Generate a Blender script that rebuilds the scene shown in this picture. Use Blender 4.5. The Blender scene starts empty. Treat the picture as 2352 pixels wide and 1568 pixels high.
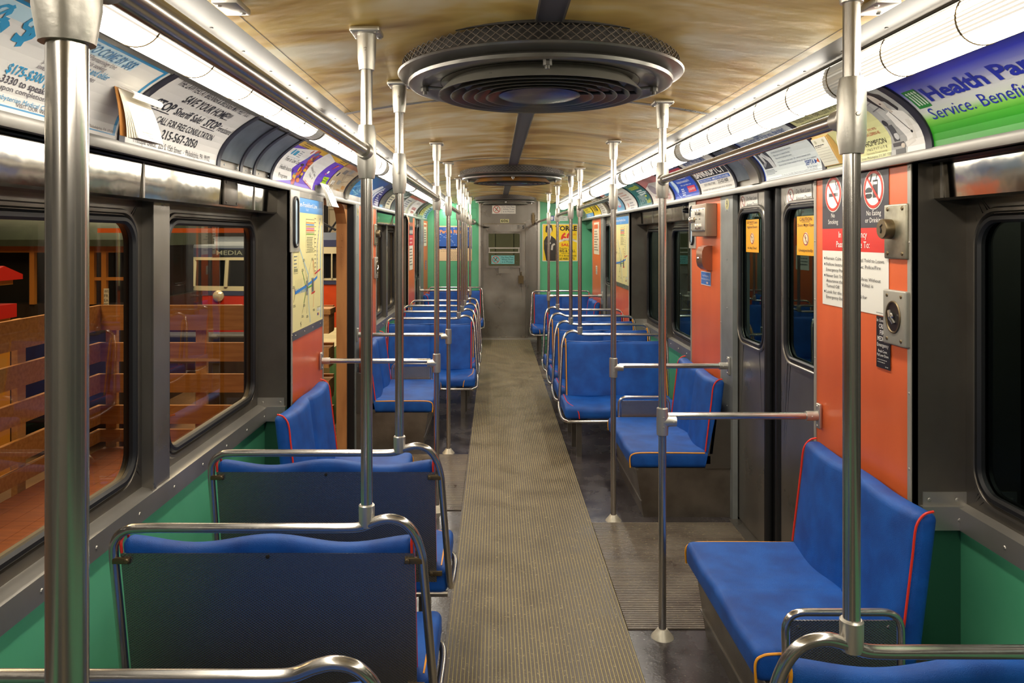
import bpy, bmesh, math, random
from mathutils import Vector, Matrix
random.seed(7)
PI = math.pi
SC = bpy.context.scene
COL = SC.collection

# ------------------------------------------------------------------ camera
EYE = 1.70
F = 1710.0                      # focal length in pixels of the 2352 px wide frame
cd = bpy.data.cameras.new('camera')
cam = bpy.data.objects.new('camera', cd)
COL.objects.link(cam)
cam.location = (0, 0, EYE)
cam.rotation_euler = (PI / 2, 0, 0)
cd.sensor_width = 36
cd.lens = F / 2352 * 36
cd.shift_x = (1176 - 1137) / 2352
cd.shift_y = -(784 - 543) / 2352
cd.clip_start = 0.05
SC.camera = cam

# ------------------------------------------------------------------ world, exposure
w = bpy.data.worlds.new('world')
SC.world = w
w.use_nodes = True
w.node_tree.nodes['Background'].inputs[0].default_value = (0.02, 0.02, 0.024, 1)
w.node_tree.nodes['Background'].inputs[1].default_value = 0.35
SC.view_settings.view_transform = 'Standard'
SC.view_settings.look = 'None'
SC.view_settings.exposure = 0.25
SC.view_settings.gamma = 1
LAMP = 24                      # strength of the fluorescent lenses

def area(name, loc, rot, sx, sy, power, col):
    l = bpy.data.lights.new(name, 'AREA'); l.shape = 'RECTANGLE'
    l.size = sx; l.size_y = sy; l.energy = power; l.color = col
    o = bpy.data.objects.new(name, l); o.location = loc; o.rotation_euler = rot
    COL.objects.link(o); return o
# added area lights standing for unseen hall lamps outside the left-hand windows
area('hall_area_light', (-4.2, 4.6, 4.4), (0, math.radians(12), 0), 1.2, 4.0, 170, (1, .70, .38))
area('hall_area_light', (-2.6, 9.0, 4.6), (0, 0, 0), 2.5, 3.0, 230, (1, .80, .58))
area('hall_area_light', (-4.3, 10.0, 3.6), (math.radians(55), 0, 0), 2.0, .6, 90, (1, .86, .66))  # added to brighten the trolley front
area('hall_area_light', (-6.0, 12.0, 4.6), (0, 0, 0), 4, 3.0, 120, (1, .76, .50))

# ------------------------------------------------------------------ materials
MATS = {}
def lin(c):
    return tuple((x / 12.92 if x <= .04045 else ((x + .055) / 1.055) ** 2.4) for x in c)
def hexc(h):
    return lin(tuple(int(h[i:i + 2], 16) / 255 for i in (0, 2, 4)))
def mat(name, color, rough=.5, metal=0., bump=None, var=None, spec=None, emit=None, coat=0, rvar=None, aniso=None):
    """color: hex or linear tuple; bump=(scale,strength[,stretch]); var=(scale,colour2,factor[,stretch]) ; rvar=(scale,lo,hi)"""
    if name in MATS: return MATS[name]
    m = bpy.data.materials.new(name); m.use_nodes = True
    nt = m.node_tree; b = nt.nodes['Principled BSDF']
    c = hexc(color) if isinstance(color, str) else color
    b.inputs['Base Color'].default_value = (*c, 1)
    b.inputs['Roughness'].default_value = rough
    b.inputs['Metallic'].default_value = metal
    if spec is not None: b.inputs['Specular IOR Level'].default_value = spec
    if coat: b.inputs['Coat Weight'].default_value = coat; b.inputs['Coat Roughness'].default_value = .15
    if emit:
        b.inputs['Emission Color'].default_value = (*emit[0], 1); b.inputs['Emission Strength'].default_value = emit[1]
    tc = nt.nodes.new('ShaderNodeTexCoord')
    def noise(scale, stretch=(1, 1, 1), detail=4):
        mp = nt.nodes.new('ShaderNodeMapping'); mp.inputs['Scale'].default_value = stretch
        nt.links.new(tc.outputs['Object'], mp.inputs[0])
        n = nt.nodes.new('ShaderNodeTexNoise'); n.inputs['Scale'].default_value = scale; n.inputs['Detail'].default_value = detail
        nt.links.new(mp.outputs[0], n.inputs[0]); return n
    if var:
        n = noise(var[0], var[3] if len(var) > 3 else (1, 1, 1))
        r = nt.nodes.new('ShaderNodeMapRange'); r.inputs[1].default_value = .35; r.inputs[2].default_value = .68
        r.inputs[3].default_value = 0; r.inputs[4].default_value = var[2]
        nt.links.new(n.outputs[0], r.inputs[0])
        mx = nt.nodes.new('ShaderNodeMix'); mx.data_type = 'RGBA'
        mx.inputs[6].default_value = (*c, 1)
        c2 = hexc(var[1]) if isinstance(var[1], str) else var[1]
        mx.inputs[7].default_value = (*c2, 1)
        nt.links.new(r.outputs[0], mx.inputs[0]); nt.links.new(mx.outputs[2], b.inputs['Base Color'])
    if rvar:
        n = noise(rvar[0], rvar[3] if len(rvar) > 3 else (1, 1, 1))
        r = nt.nodes.new('ShaderNodeMapRange'); r.inputs[1].default_value = .35; r.inputs[2].default_value = .68
        r.inputs[3].default_value = rvar[1]; r.inputs[4].default_value = rvar[2]
        nt.links.new(n.outputs[0], r.inputs[0]); nt.links.new(r.outputs[0], b.inputs['Roughness'])
    if bump:
        n = noise(bump[0], bump[2] if len(bump) > 2 else (1, 1, 1))
        bp = nt.nodes.new('ShaderNodeBump'); bp.inputs['Strength'].default_value = bump[1]
        bp.inputs['Distance'].default_value = .002
        nt.links.new(n.outputs[0], bp.inputs['Height']); nt.links.new(bp.outputs[0], b.inputs['Normal'])
    MATS[name] = m
    return m

STEEL = mat('brushed_steel', '938e86', .3, .78, var=(3, '756f66', .6, (1, 1, .4)), rvar=(4, .26, .38))
DSTEEL = mat('dull_steel', '756f66', .36, .75, var=(4, '575149', .6), rvar=(4, .34, .46))
CHROME = mat('polished_steel_tube', 'c4bfb8', .2, .92, rvar=(8, .17, .27, (1, 1, .2)))
ALUM = mat('cast_aluminium', 'c6c2b8', .36, .8, bump=(120, .15))
FLANGE = mat('worn_painted_aluminium', 'cfc9b8', .45, .4, var=(25, '8f8468', .5))
SHINY = mat('mirror_steel_panel', '8f8b82', .08, 1., bump=(3, .9, (1, .8, 1)))
ORANGE = mat('orange_laminate', 'de6736', .34, 0, var=(7, 'cf5a2b', .5, (1, 1, .3)), bump=(500, .12))
GREEN = mat('green_laminate', '60b98b', .38, 0, var=(3, '4aa377', .6), bump=(500, .12))
VINYL = mat('blue_vinyl', '1158b0', .46, 0, var=(9, '083f8c', .9), bump=(520, .8), spec=.35)
VINYLD = mat('blue_vinyl_worn', '1e5088', .5, 0, var=(12, '2a4460', .8), bump=(420, .5))
RED = mat('red_piping', 'e2331f', .4)
YEL = mat('yellow_piping', 'f0a020', .4)
RUBBER = mat('black_rubber', '121214', .45)
DARK = mat('dark_enamel', '26252a', .4, .2)
GREYP = mat('grey_paint', '868a88', .45, .2, var=(8, '6d706e', .5))
BRASS = mat('dull_bronze', '6f6046', .38, .8)
SCREW = mat('screw_head', 'a8a396', .3, .9)
DSCREW = mat('dark_screw_head', '3a342c', .4, .7)
FANP = mat('fan_grey_enamel', '7f7c76', .3, .6, var=(9, '66635d', .6))
FAND = mat('fan_dark_enamel', '3a3735', .4, .4)
CAP = mat('fan_hub_plate', '6a6788', .25, .7)
WOOD = mat('fence_pine', 'bf8444', .55, 0, var=(3, '9c6428', .8, (1, 12, 12)))
WOODL = mat('pale_pine', 'd9a566', .55, 0, var=(3, 'c08a4c', .8, (12, 1, 12)))
DECK = mat('hall_deck_boards', '9c5524', .5, 0, var=(4, '7a3c16', .8, (1, 8, 1)))
BROWN = mat('brown_door_paint', 'bd8550', .5, 0, var=(9, '7b4a26', .7, (1, 1, .2)))

def ceiling_mat():
    m = bpy.data.materials.new('brushed_ceiling_sheet'); m.use_nodes = True
    nt = m.node_tree; b = nt.nodes['Principled BSDF']
    tc = nt.nodes.new('ShaderNodeTexCoord')
    mp = nt.nodes.new('ShaderNodeMapping'); mp.inputs['Scale'].default_value = (1.3, 2.2, 1)
    nt.links.new(tc.outputs['Object'], mp.inputs[0])
    n = nt.nodes.new('ShaderNodeTexNoise'); n.inputs['Scale'].default_value = 1.5; n.inputs['Detail'].default_value = 3
    n.inputs['Distortion'].default_value = .8
    nt.links.new(mp.outputs[0], n.inputs[0])
    cr = nt.nodes.new('ShaderNodeValToRGB')
    e = cr.color_ramp.elements
    e[0].position = .33; e[0].color = (*hexc('b88a34'), 1)
    e[1].position = .70; e[1].color = (*hexc('fff6d6'), 1)  # pale stop paints cloudy lamp highlights into the sheet colour
    k = e.new(.5); k.color = (*hexc('e8c670'), 1)
    nt.links.new(n.outputs[0], cr.inputs[0]); nt.links.new(cr.outputs[0], b.inputs['Base Color'])
    b.inputs['Metallic'].default_value = .15
    rr = nt.nodes.new('ShaderNodeMapRange'); rr.inputs[3].default_value = .24; rr.inputs[4].default_value = .46
    nt.links.new(n.outputs[0], rr.inputs[0]); nt.links.new(rr.outputs[0], b.inputs['Roughness'])
    bp = nt.nodes.new('ShaderNodeBump'); bp.inputs['Strength'].default_value = .35; bp.inputs['Distance'].default_value = .01
    mp2 = nt.nodes.new('ShaderNodeMapping'); mp2.inputs['Scale'].default_value = (2.5, 4, 1)
    n2 = nt.nodes.new('ShaderNodeTexNoise'); n2.inputs['Scale'].default_value = 2.2; n2.inputs['Detail'].default_value = 3
    nt.links.new(tc.outputs['Object'], mp2.inputs[0]); nt.links.new(mp2.outputs[0], n2.inputs[0])
    nt.links.new(n2.outputs[0], bp.inputs['Height']); nt.links.new(bp.outputs[0], b.inputs['Normal'])
    return m
CEIL = ceiling_mat()

def floor_mat(name, c1, c2, c3, lo, hi):
    m = bpy.data.materials.new(name); m.use_nodes = True
    nt = m.node_tree; b = nt.nodes['Principled BSDF']
    tc = nt.nodes.new('ShaderNodeTexCoord')
    n = nt.nodes.new('ShaderNodeTexNoise'); n.inputs['Scale'].default_value = 5; n.inputs['Detail'].default_value = 6
    nt.links.new(tc.outputs['Object'], n.inputs[0])
    cr = nt.nodes.new('ShaderNodeValToRGB'); e = cr.color_ramp.elements
    e[0].position = .3; e[0].color = (*hexc(c1), 1); e[1].position = .62; e[1].color = (*hexc(c2), 1)
    nt.links.new(n.outputs[0], cr.inputs[0])
    n2 = nt.nodes.new('ShaderNodeTexNoise'); n2.inputs['Scale'].default_value = 90; n2.inputs['Detail'].default_value = 3
    nt.links.new(tc.outputs['Object'], n2.inputs[0])
    r = nt.nodes.new('ShaderNodeMapRange'); r.inputs[1].default_value = .62; r.inputs[2].default_value = .72
    nt.links.new(n2.outputs[0], r.inputs[0])
    mx = nt.nodes.new('ShaderNodeMix'); mx.data_type = 'RGBA'; mx.inputs[7].default_value = (*hexc(c3), 1)
    nt.links.new(r.outputs[0], mx.inputs[0]); nt.links.new(cr.outputs[0], mx.inputs[6]); nt.links.new(mx.outputs[2], b.inputs['Base Color'])
    rr = nt.nodes.new('ShaderNodeMapRange'); rr.inputs[1].default_value = .3; rr.inputs[2].default_value = .7
    rr.inputs[3].default_value = lo; rr.inputs[4].default_value = hi
    nt.links.new(n.outputs[0], rr.inputs[0]); nt.links.new(rr.outputs[0], b.inputs['Roughness'])
    bp = nt.nodes.new('ShaderNodeBump'); bp.inputs['Strength'].default_value = .25; bp.inputs['Distance'].default_value = .002
    nt.links.new(n2.outputs[0], bp.inputs['Height']); nt.links.new(bp.outputs[0], b.inputs['Normal'])
    return m
FLOOR = floor_mat('worn_dark_floor_sheet', '302c2c', '423e3f', '5a544c', .14, .36)
MATR = floor_mat('ribbed_mat_rib', '4d443b', '635a4e', 'a99c78', .34, .58)
MATG = floor_mat('ribbed_mat_groove', '93865a', 'aa9c6e', 'bfb388', .5, .7)
VESR = floor_mat('ribbed_vestibule_rib', '5b5047', '7a7062', '9a8f70', .25, .5)
VESG = mat('ribbed_vestibule_groove', '2e2620', .6)

def emboss_mat():
    m = bpy.data.materials.new('embossed_steel_sheet'); m.use_nodes = True
    nt = m.node_tree; b = nt.nodes['Principled BSDF']
    b.inputs['Base Color'].default_value = (*hexc('8b8886'), 1)
    b.inputs['Metallic'].default_value = .85; b.inputs['Roughness'].default_value = .26
    tc = nt.nodes.new('ShaderNodeTexCoord')
    sep = nt.nodes.new('ShaderNodeSeparateXYZ'); nt.links.new(tc.outputs['Object'], sep.inputs[0])
    def mth(op, a, bb=None, v=None):
        n = nt.nodes.new('ShaderNodeMath'); n.operation = op
        if hasattr(a, 'links') or hasattr(a, 'is_linked'): nt.links.new(a, n.inputs[0])
        else: n.inputs[0].default_value = a
        if bb is not None:
            if isinstance(bb, (int, float)): n.inputs[1].default_value = bb
            else: nt.links.new(bb, n.inputs[1])
        return n.outputs[0]
    xy = mth('ADD', sep.outputs[0], sep.outputs[1])
    sx = mth('SINE', mth('MULTIPLY', xy, 2 * PI / .011))
    sz = mth('SINE', mth('MULTIPLY', sep.outputs[2], 2 * PI / .008))
    h = mth('MULTIPLY', sx, sz)
    bp = nt.nodes.new('ShaderNodeBump'); bp.inputs['Strength'].default_value = .35; bp.inputs['Distance'].default_value = .0012
    nt.links.new(h, bp.inputs['Height']); nt.links.new(bp.outputs[0], b.inputs['Normal'])
    return m
EMBOSS = emboss_mat()

def glass_mat(name, tint, gl, gc=(1, 1, 1)):
    m = bpy.data.materials.new(name); m.use_nodes = True
    nt = m.node_tree; nt.nodes.remove(nt.nodes['Principled BSDF'])
    out = nt.nodes['Material Output']
    t = nt.nodes.new('ShaderNodeBsdfTransparent'); t.inputs[0].default_value = (*tint, 1)
    g = nt.nodes.new('ShaderNodeBsdfGlossy'); g.inputs['Roughness'].default_value = .015; g.inputs[0].default_value = (*gc, 1)
    lw = nt.nodes.new('ShaderNodeFresnel'); lw.inputs[0].default_value = gl
    mx = nt.nodes.new('ShaderNodeMixShader')
    nt.links.new(lw.outputs[0], mx.inputs[0]); nt.links.new(t.outputs[0], mx.inputs[1]); nt.links.new(g.outputs[0], mx.inputs[2])
    nt.links.new(mx.outputs[0], out.inputs[0]); return m
GLASS = glass_mat('window_glass', (.80, .80, .70), 1.45)
GLASSD = glass_mat('tinted_window_glass', (.36, .46, .42), 1.62, (.6, .85, .8))

def print_mat(nm, k):
    m = bpy.data.materials.new(nm); m.use_nodes = True
    nt = m.node_tree; b = nt.nodes['Principled BSDF']
    a = nt.nodes.new('ShaderNodeAttribute'); a.attribute_name = 'Col'
    mu = nt.nodes.new('ShaderNodeMix'); mu.data_type = 'RGBA'; mu.blend_type = 'MULTIPLY'; mu.inputs[0].default_value = 1; mu.inputs[7].default_value = (k, k, k, 1)
    nt.links.new(a.outputs[0], mu.inputs[6])
    nt.links.new(mu.outputs[2], b.inputs['Base Color']); b.inputs['Roughness'].default_value = .38
    return m
PRINT = print_mat('printed_notice', 1.0)
CARD = print_mat('dimmed_rack_card', .72)  # print colours darkened evenly to offset glare from the nearby lamps

def lens_mat(name, strength, dimcol):
    m = bpy.data.materials.new(name); m.use_nodes = True
    nt = m.node_tree; b = nt.nodes['Principled BSDF']
    b.inputs['Base Color'].default_value = (*hexc(dimcol), 1); b.inputs['Roughness'].default_value = .25
    b.inputs['Emission Color'].default_value = (1, .925, .80, 1)
    b.inputs['Emission Strength'].default_value = strength
    return m
LENS = lens_mat('lit_lens', LAMP, 'd8d2c0')
LENS2 = lens_mat('lit_lens_rib', 2.4, 'b8b09a')
LENS4 = lens_mat('lit_lens_added_band', 44, 'b8b09a')  # extra glowing band added to the lens to brighten the ceiling
LENS3 = lens_mat('lit_lens_groove', .62, '9a9078')
LENSD = lens_mat('unlit_lens_end', .16, '8f8a74')

# ------------------------------------------------------------------ mesh builder
def sm(pts, n=6, closed=False):
    """Catmull-Rom through the points"""
    P = [Vector(p) for p in pts]; out = []
    N = len(P)
    for i in range(N if closed else N - 1):
        p0 = P[(i - 1) % N] if (closed or i > 0) else P[0] * 2 - P[1]
        p1 = P[i]; p2 = P[(i + 1) % N]
        p3 = P[(i + 2) % N] if (closed or i + 2 < N) else P[-1] * 2 - P[-2]
        for k in range(n):
            t = k / n
            out.append(.5 * ((2 * p1) + (-p0 + p2) * t + (2 * p0 - 5 * p1 + 4 * p2 - p3) * t * t + (-p0 + 3 * p1 - 3 * p2 + p3) * t ** 3))
    if not closed: out.append(P[-1])
    return out

def fillet(pts, r, n=5, closed=False):
    """polyline with rounded corners"""
    P = [Vector(p) for p in pts]; out = []; N = len(P)
    for i in range(N):
        if not closed and i in (0, N - 1): out.append(P[i]); continue
        a, b, c = P[(i - 1) % N], P[i], P[(i + 1) % N]
        d1 = (a - b); d2 = (c - b); rr = min(r, d1.length * .49, d2.length * .49)
        s = b + d1.normalized() * rr; e = b + d2.normalized() * rr
        for k in range(n + 1):
            t = k / n; out.append(s * (1 - t) ** 2 + b * 2 * t * (1 - t) + e * t * t)
    return out

class MB:
    def __init__(s, T=None):
        s.v = []; s.f = []; s.m = []; s.T = T; s.mi = 0
    def add(s, vs, fs):
        o = len(s.v)
        s.v += [Vector(v) for v in vs]
        for f in fs: s.f.append([o + i for i in f]); s.m.append(s.mi)
    def mat(s, i): s.mi = i; return s
    def box(s, x0, x1, y0, y1, z0, z1):
        s.add([(x0, y0, z0), (x1, y0, z0), (x1, y1, z0), (x0, y1, z0), (x0, y0, z1), (x1, y0, z1), (x1, y1, z1), (x0, y1, z1)],
              [(0, 3, 2, 1), (4, 5, 6, 7), (0, 1, 5, 4), (1, 2, 6, 5), (2, 3, 7, 6), (3, 0, 4, 7)]); return s
    def tube(s, path, r, n=10, closed=False, caps=True, sq=False):
        P = [Vector(p) for p in path]
        Q = [P[0]]
        for p in P[1:]:
            if (p - Q[-1]).length > 1e-6: Q.append(p)
        if closed and (Q[0] - Q[-1]).length < 1e-6: Q.pop()
        P = Q; N = len(P)
        rr = r if isinstance(r, (list, tuple)) else [r] * N
        tang = []
        for i in range(N):
            a = P[(i - 1) % N] if (closed or i > 0) else P[i]
            b = P[(i + 1) % N] if (closed or i < N - 1) else P[i]
            tang.append((b - a).normalized())
        up = Vector((0, 0, 1)) if abs(tang[0].z) < .9 else Vector((1, 0, 0))
        nrm = (up - tang[0] * up.dot(tang[0])).normalized()
        vs = []
        for i in range(N):
            nrm = (nrm - tang[i] * nrm.dot(tang[i])).normalized()
            bi = tang[i].cross(nrm)
            for k in range(n):
                a = 2 * PI * (k + .5) / n
                vs.append(P[i] + (nrm * math.cos(a) + bi * math.sin(a)) * rr[i])
        fs = []
        for i in range(N if closed else N - 1):
            j = (i + 1) % N
            for k in range(n):
                k2 = (k + 1) % n
                fs.append((i * n + k, i * n + k2, j * n + k2, j * n + k))
        if not closed and caps:
            fs.append(tuple(range(n))[::-1]); fs.append(tuple((N - 1) * n + k for k in range(n)))
        s.add(vs, fs); return s
    def cyl(s, a, b, r, n=12, r2=None):
        return s.tube([a, b], [r, r if r2 is None else r2], n)
    def lathe(s, prof, c, axis='z', n=24):
        """prof: list of (radius, height) about the point c"""
        c = Vector(c); vs = []; fs = []; N = len(prof)
        ax = {'x': 0, 'y': 1, 'z': 2}[axis]; o1 = (ax + 1) % 3; o2 = (ax + 2) % 3
        for r, h in prof:
            for k in range(n):
                p = [0, 0, 0]; a = 2 * PI * k / n
                p[ax] = h; p[o1] = r * math.cos(a); p[o2] = r * math.sin(a)
                vs.append(c + Vector(p))
        for i in range(N - 1):
            for k in range(n):
                k2 = (k + 1) % n; fs.append((i * n + k, i * n + k2, (i + 1) * n + k2, (i + 1) * n + k))
        if prof[0][0] > 1e-4: fs.append(tuple(range(n)))
        if prof[-1][0] > 1e-4: fs.append(tuple((N - 1) * n + k for k in range(n)))
        s.add(vs, fs); return s
    def prof_y(s, prof, y0, y1, closed=True, cap=True):
        """extrude an (x,z) outline along y"""
        n = len(prof); vs = [(x, y0, z) for x, z in prof] + [(x, y1, z) for x, z in prof]
        fs = [(i, (i + 1) % n, n + (i + 1) % n, n + i) for i in range(n if closed else n - 1)]
        if closed and cap: fs += [tuple(range(n)), tuple(range(n, 2 * n))]
        s.add(vs, fs); return s
    def prof_x(s, prof, x0, x1):
        n = len(prof); vs = [(x0, y, z) for y, z in prof] + [(x1, y, z) for y, z in prof]
        fs = [(i, (i + 1) % n, n + (i + 1) % n, n + i) for i in range(n)] + [tuple(range(n)), tuple(range(n, 2 * n))]
        s.add(vs, fs); return s
    def rbox(s, x0, x1, y0, y1, z0, z1, r, nx=1, ny=1, nz=1, k=3, deform=None):
        def axis(h, n):
            a = [-h + r * (1 - math.cos(i / k * PI / 2)) * .0 - 0 + r * i / k for i in range(k)]
            inner = [-(h - r) + (2 * (h - r)) * i / n for i in range(n + 1)]
            b = [(h - r) + r * (i + 1) / k for i in range(k)]
            return a + inner + b
        c = Vector(((x0 + x1) / 2, (y0 + y1) / 2, (z0 + z1) / 2)); h = ((x1 - x0) / 2, (y1 - y0) / 2, (z1 - z0) / 2)
        A = [axis(h[i], (nx, ny, nz)[i]) for i in range(3)]
        L = [len(a) for a in A]; idx = {}; vs = []; fs = []
        def vid(i, j, kk):
            t = (i, j, kk)
            if t not in idx:
                p = Vector((A[0][i], A[1][j], A[2][kk]))
                q = Vector([max(-(h[d] - r), min(h[d] - r, p[d])) for d in range(3)])
                dlt = p - q
                # square-to-round: scale by inf-norm so corners are spread evenly
                inf = max(abs(dlt.x), abs(dlt.y), abs(dlt.z))
                if dlt.length > 1e-9: p = q + dlt.normalized() * inf
                idx[t] = len(vs)
                p = c + p
                if deform: p = Vector(deform(p))
                vs.append(p)
            return idx[t]
        for d in range(3):
            e, g = (d + 1) % 3, (d + 2) % 3
            for side in (0, L[d] - 1):
                for i in range(L[e] - 1):
                    for j in range(L[g] - 1):
                        quad = []
                        for (a, b) in ((0, 0), (1, 0), (1, 1), (0, 1)):
                            t = [0, 0, 0]; t[d] = side; t[e] = i + a; t[g] = j + b
                            quad.append(vid(*t))
                        fs.append(tuple(quad))
        s.add(vs, fs); return s
    def dome(s, p, nrm, r, n=8, h=.5):
        p = Vector(p); nv = Vector(nrm).normalized()
        up = Vector((0, 0, 1)) if abs(nv.z) < .9 else Vector((1, 0, 0))
        a = nv.cross(up).normalized(); b = nv.cross(a); vs = []
        for (rr, hh) in ((r, 0), (r * .75, r * h * .75)):
            for k in range(n):
                t = 2 * PI * k / n; vs.append(p + (a * math.cos(t) + b * math.sin(t)) * rr + nv * hh)
        vs.append(p + nv * r * h)
        fs = [(k, (k + 1) % n, n + (k + 1) % n, n + k) for k in range(n)] + [(n + k, n + (k + 1) % n, 2 * n) for k in range(n)]
        s.add(vs, fs); return s
    def build(s, name, mats, parent=None, smooth=True, angle=38, **tags):
        me = bpy.data.meshes.new(name)
        vs = [s.T(v) for v in s.v] if s.T else s.v
        me.from_pydata([tuple(v) for v in vs], [], s.f)
        if not isinstance(mats, (list, tuple)): mats = [mats]
        for m in mats: me.materials.append(m)
        me.polygons.foreach_set('material_index', s.m)
        bm = bmesh.new(); bm.from_mesh(me)
        bmesh.ops.recalc_face_normals(bm, faces=bm.faces); bm.to_mesh(me); bm.free()
        if smooth:
            me.polygons.foreach_set('use_smooth', [True] * len(me.polygons))
            me.set_sharp_from_angle(angle=math.radians(angle))
        me.update()
        o = bpy.data.objects.new(name, me); COL.objects.link(o)
        if parent: o.parent = parent
        tag(o, **tags)
        return o

def tag(o, label=None, cat=None, group=None, kind=None):
    if label: o['label'] = label
    if cat: o['category'] = cat
    if group: o['group'] = group
    if kind: o['kind'] = kind
    return o
def thing(name, loc, label, cat, group=None):
    o = bpy.data.objects.new(name, None); COL.objects.link(o); o.location = loc
    o.empty_display_size = .1
    return tag(o, label, cat, group)
CH = {}
def copy_tree(o, parent=None):
    c = o.copy(); COL.objects.link(c)
    if parent: c.parent = parent
    for ch in list(o.children): copy_tree(ch, c)
    return c
def S(name, mb, m, smooth=True, parent=None):
    o = mb.build(name, m, parent, smooth)
    if parent is None: o['kind'] = 'structure'
    return o
# ------------------------------------------------------------------ car body
YN, YE = -2.6, 12.27            # near end (behind the camera) and far end wall
CX = .14
CZ = 2.318
def ceil_z(x): return CZ - .12 * (x - CX) ** 2
PX = {-1: -1.11, 1: 1.43}       # plane of the panels beside the doors
SX = {-1: -1.24, 1: 1.585}      # lower wall and sill edge
WX = {-1: -1.29, 1: 1.615}      # plane of the windows
WALL = {-1: 'wall_left', 1: 'wall_right'}

# floor
m = MB(); m.box(-1.45, 1.75, YN, YE, -.06, 0); S('floor', m, FLOOR, False)
def ribs_y(x0, x1, y0, y1, pitch, zt):
    """ribbed rubber: wide rib tops (slot 0) and narrow groove floors (slot 1)"""
    m = MB(); n = int(round((x1 - x0) / pitch)); pitch = (x1 - x0) / n
    for i in range(n):
        a = x0 + i * pitch; b = a + pitch * .66; c = a + pitch
        m.mat(0).add([(a, y0, zt), (b, y0, zt), (b, y1, zt), (a, y1, zt)], [(0, 1, 2, 3)])
        m.add([(a, y0, zt), (a, y1, zt), (a, y1, zt - .003), (a, y0, zt - .003)], [(0, 1, 2, 3)])
        m.add([(b, y0, zt), (b, y0, zt - .003), (b, y1, zt - .003), (b, y1, zt)], [(0, 1, 2, 3)])
        m.mat(1).add([(b, y0, zt - .003), (c, y0, zt - .003), (c, y1, zt - .003), (b, y1, zt - .003)], [(0, 1, 2, 3)])
    m.mat(0).box(x0 - .002, x1 + .002, y0, y1, -.001, zt - .0035)
    m.add([(x1, y0, zt), (x1, y1, zt), (x1, y1, 0), (x1, y0, 0)], [(0, 1, 2, 3)])
    return m
o = ribs_y(-.206, .571, YN, YE, .0152, .007).build('aisle_mat', [MATR, MATG], None, False)
tag(o, 'long ribbed rubber mat running down the middle of the aisle', 'floor mat')
def vest(x0, x1, y0, y1, label):
    m = MB(); zt = .006; n = int((y1 - y0) / .0165); p = (y1 - y0) / n
    for i in range(n):
        a = y0 + i * p; b = a + p * .62; c = a + p
        m.mat(0).add([(x0, a, zt), (x1, a, zt), (x1, b, zt), (x0, b, zt)], [(0, 1, 2, 3)])
        m.add([(x0, a, zt), (x1, a, zt), (x1, a, zt - .003), (x0, a, zt - .003)], [(0, 1, 2, 3)])
        m.add([(x0, b, zt), (x1, b, zt), (x1, b, zt - .003), (x0, b, zt - .003)], [(0, 1, 2, 3)])
        m.mat(1).add([(x0, b, zt - .003), (x1, b, zt - .003), (x1, c, zt - .003), (x0, c, zt - .003)], [(0, 1, 2, 3)])
    m.mat(0).box(x0, x1, y0, y1, -.001, zt - .0035)
    o = m.build('doorway_mat', [VESR, VESG], None, False)
    tag(o, label, 'floor mat', 'ribbed mats in front of the side doors')
vest(.575, 1.45, 3.22, 4.42, 'cross-ribbed mat in front of the nearest right-hand doors')
vest(-1.12, -.21, 4.62, 5.80, 'cross-ribbed mat in front of the open left-hand doorway')
vest(.575, 1.45, 8.90, 9.80, 'cross-ribbed mat in front of the far right-hand doors')
vest(-1.12, -.21, 10.2, 11.03, 'cross-ribbed mat in front of the far left-hand doors')

# ceiling
m = MB(); n = 24; xs = [CX - .80 + 1.60 * i / n for i in range(n + 1)]
pr = [(x, ceil_z(x)) for x in xs]; 
m.prof_y(pr + [(x, z + .02) for x, z in reversed(pr)], YN, YE)
S('ceiling', m, CEIL)
def seam(y, wd=.03, nm=None, mt=None):
    m = MB(); pr = [(x, ceil_z(x) - .003) for x in xs]
    m.prof_y(pr + [(x, z + .006) for x, z in reversed(pr)], y - wd / 2, y + wd / 2)
    for i in range(1, n, 4): m.dome((xs[i], y, ceil_z(xs[i]) - .003), (0, 0, -1), .004)
    return S('trim_1', m, mt or STEEL)
for y in (1.25, 3.28, 5.83, 7.6, 10.1): seam(y)
m = MB()
m.box(CX - .022, CX + .052, YN, YE, CZ - .006, CZ + .004)
m.mat(1).box(CX - .026, CX - .021, YN, YE, CZ - .008, CZ); m.box(CX + .051, CX + .056, YN, YE, CZ - .008, CZ)
S('trim_2', m, [mat('ceiling_strip_grey', '5b5a63', .4, .4), STEEL], False)

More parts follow.
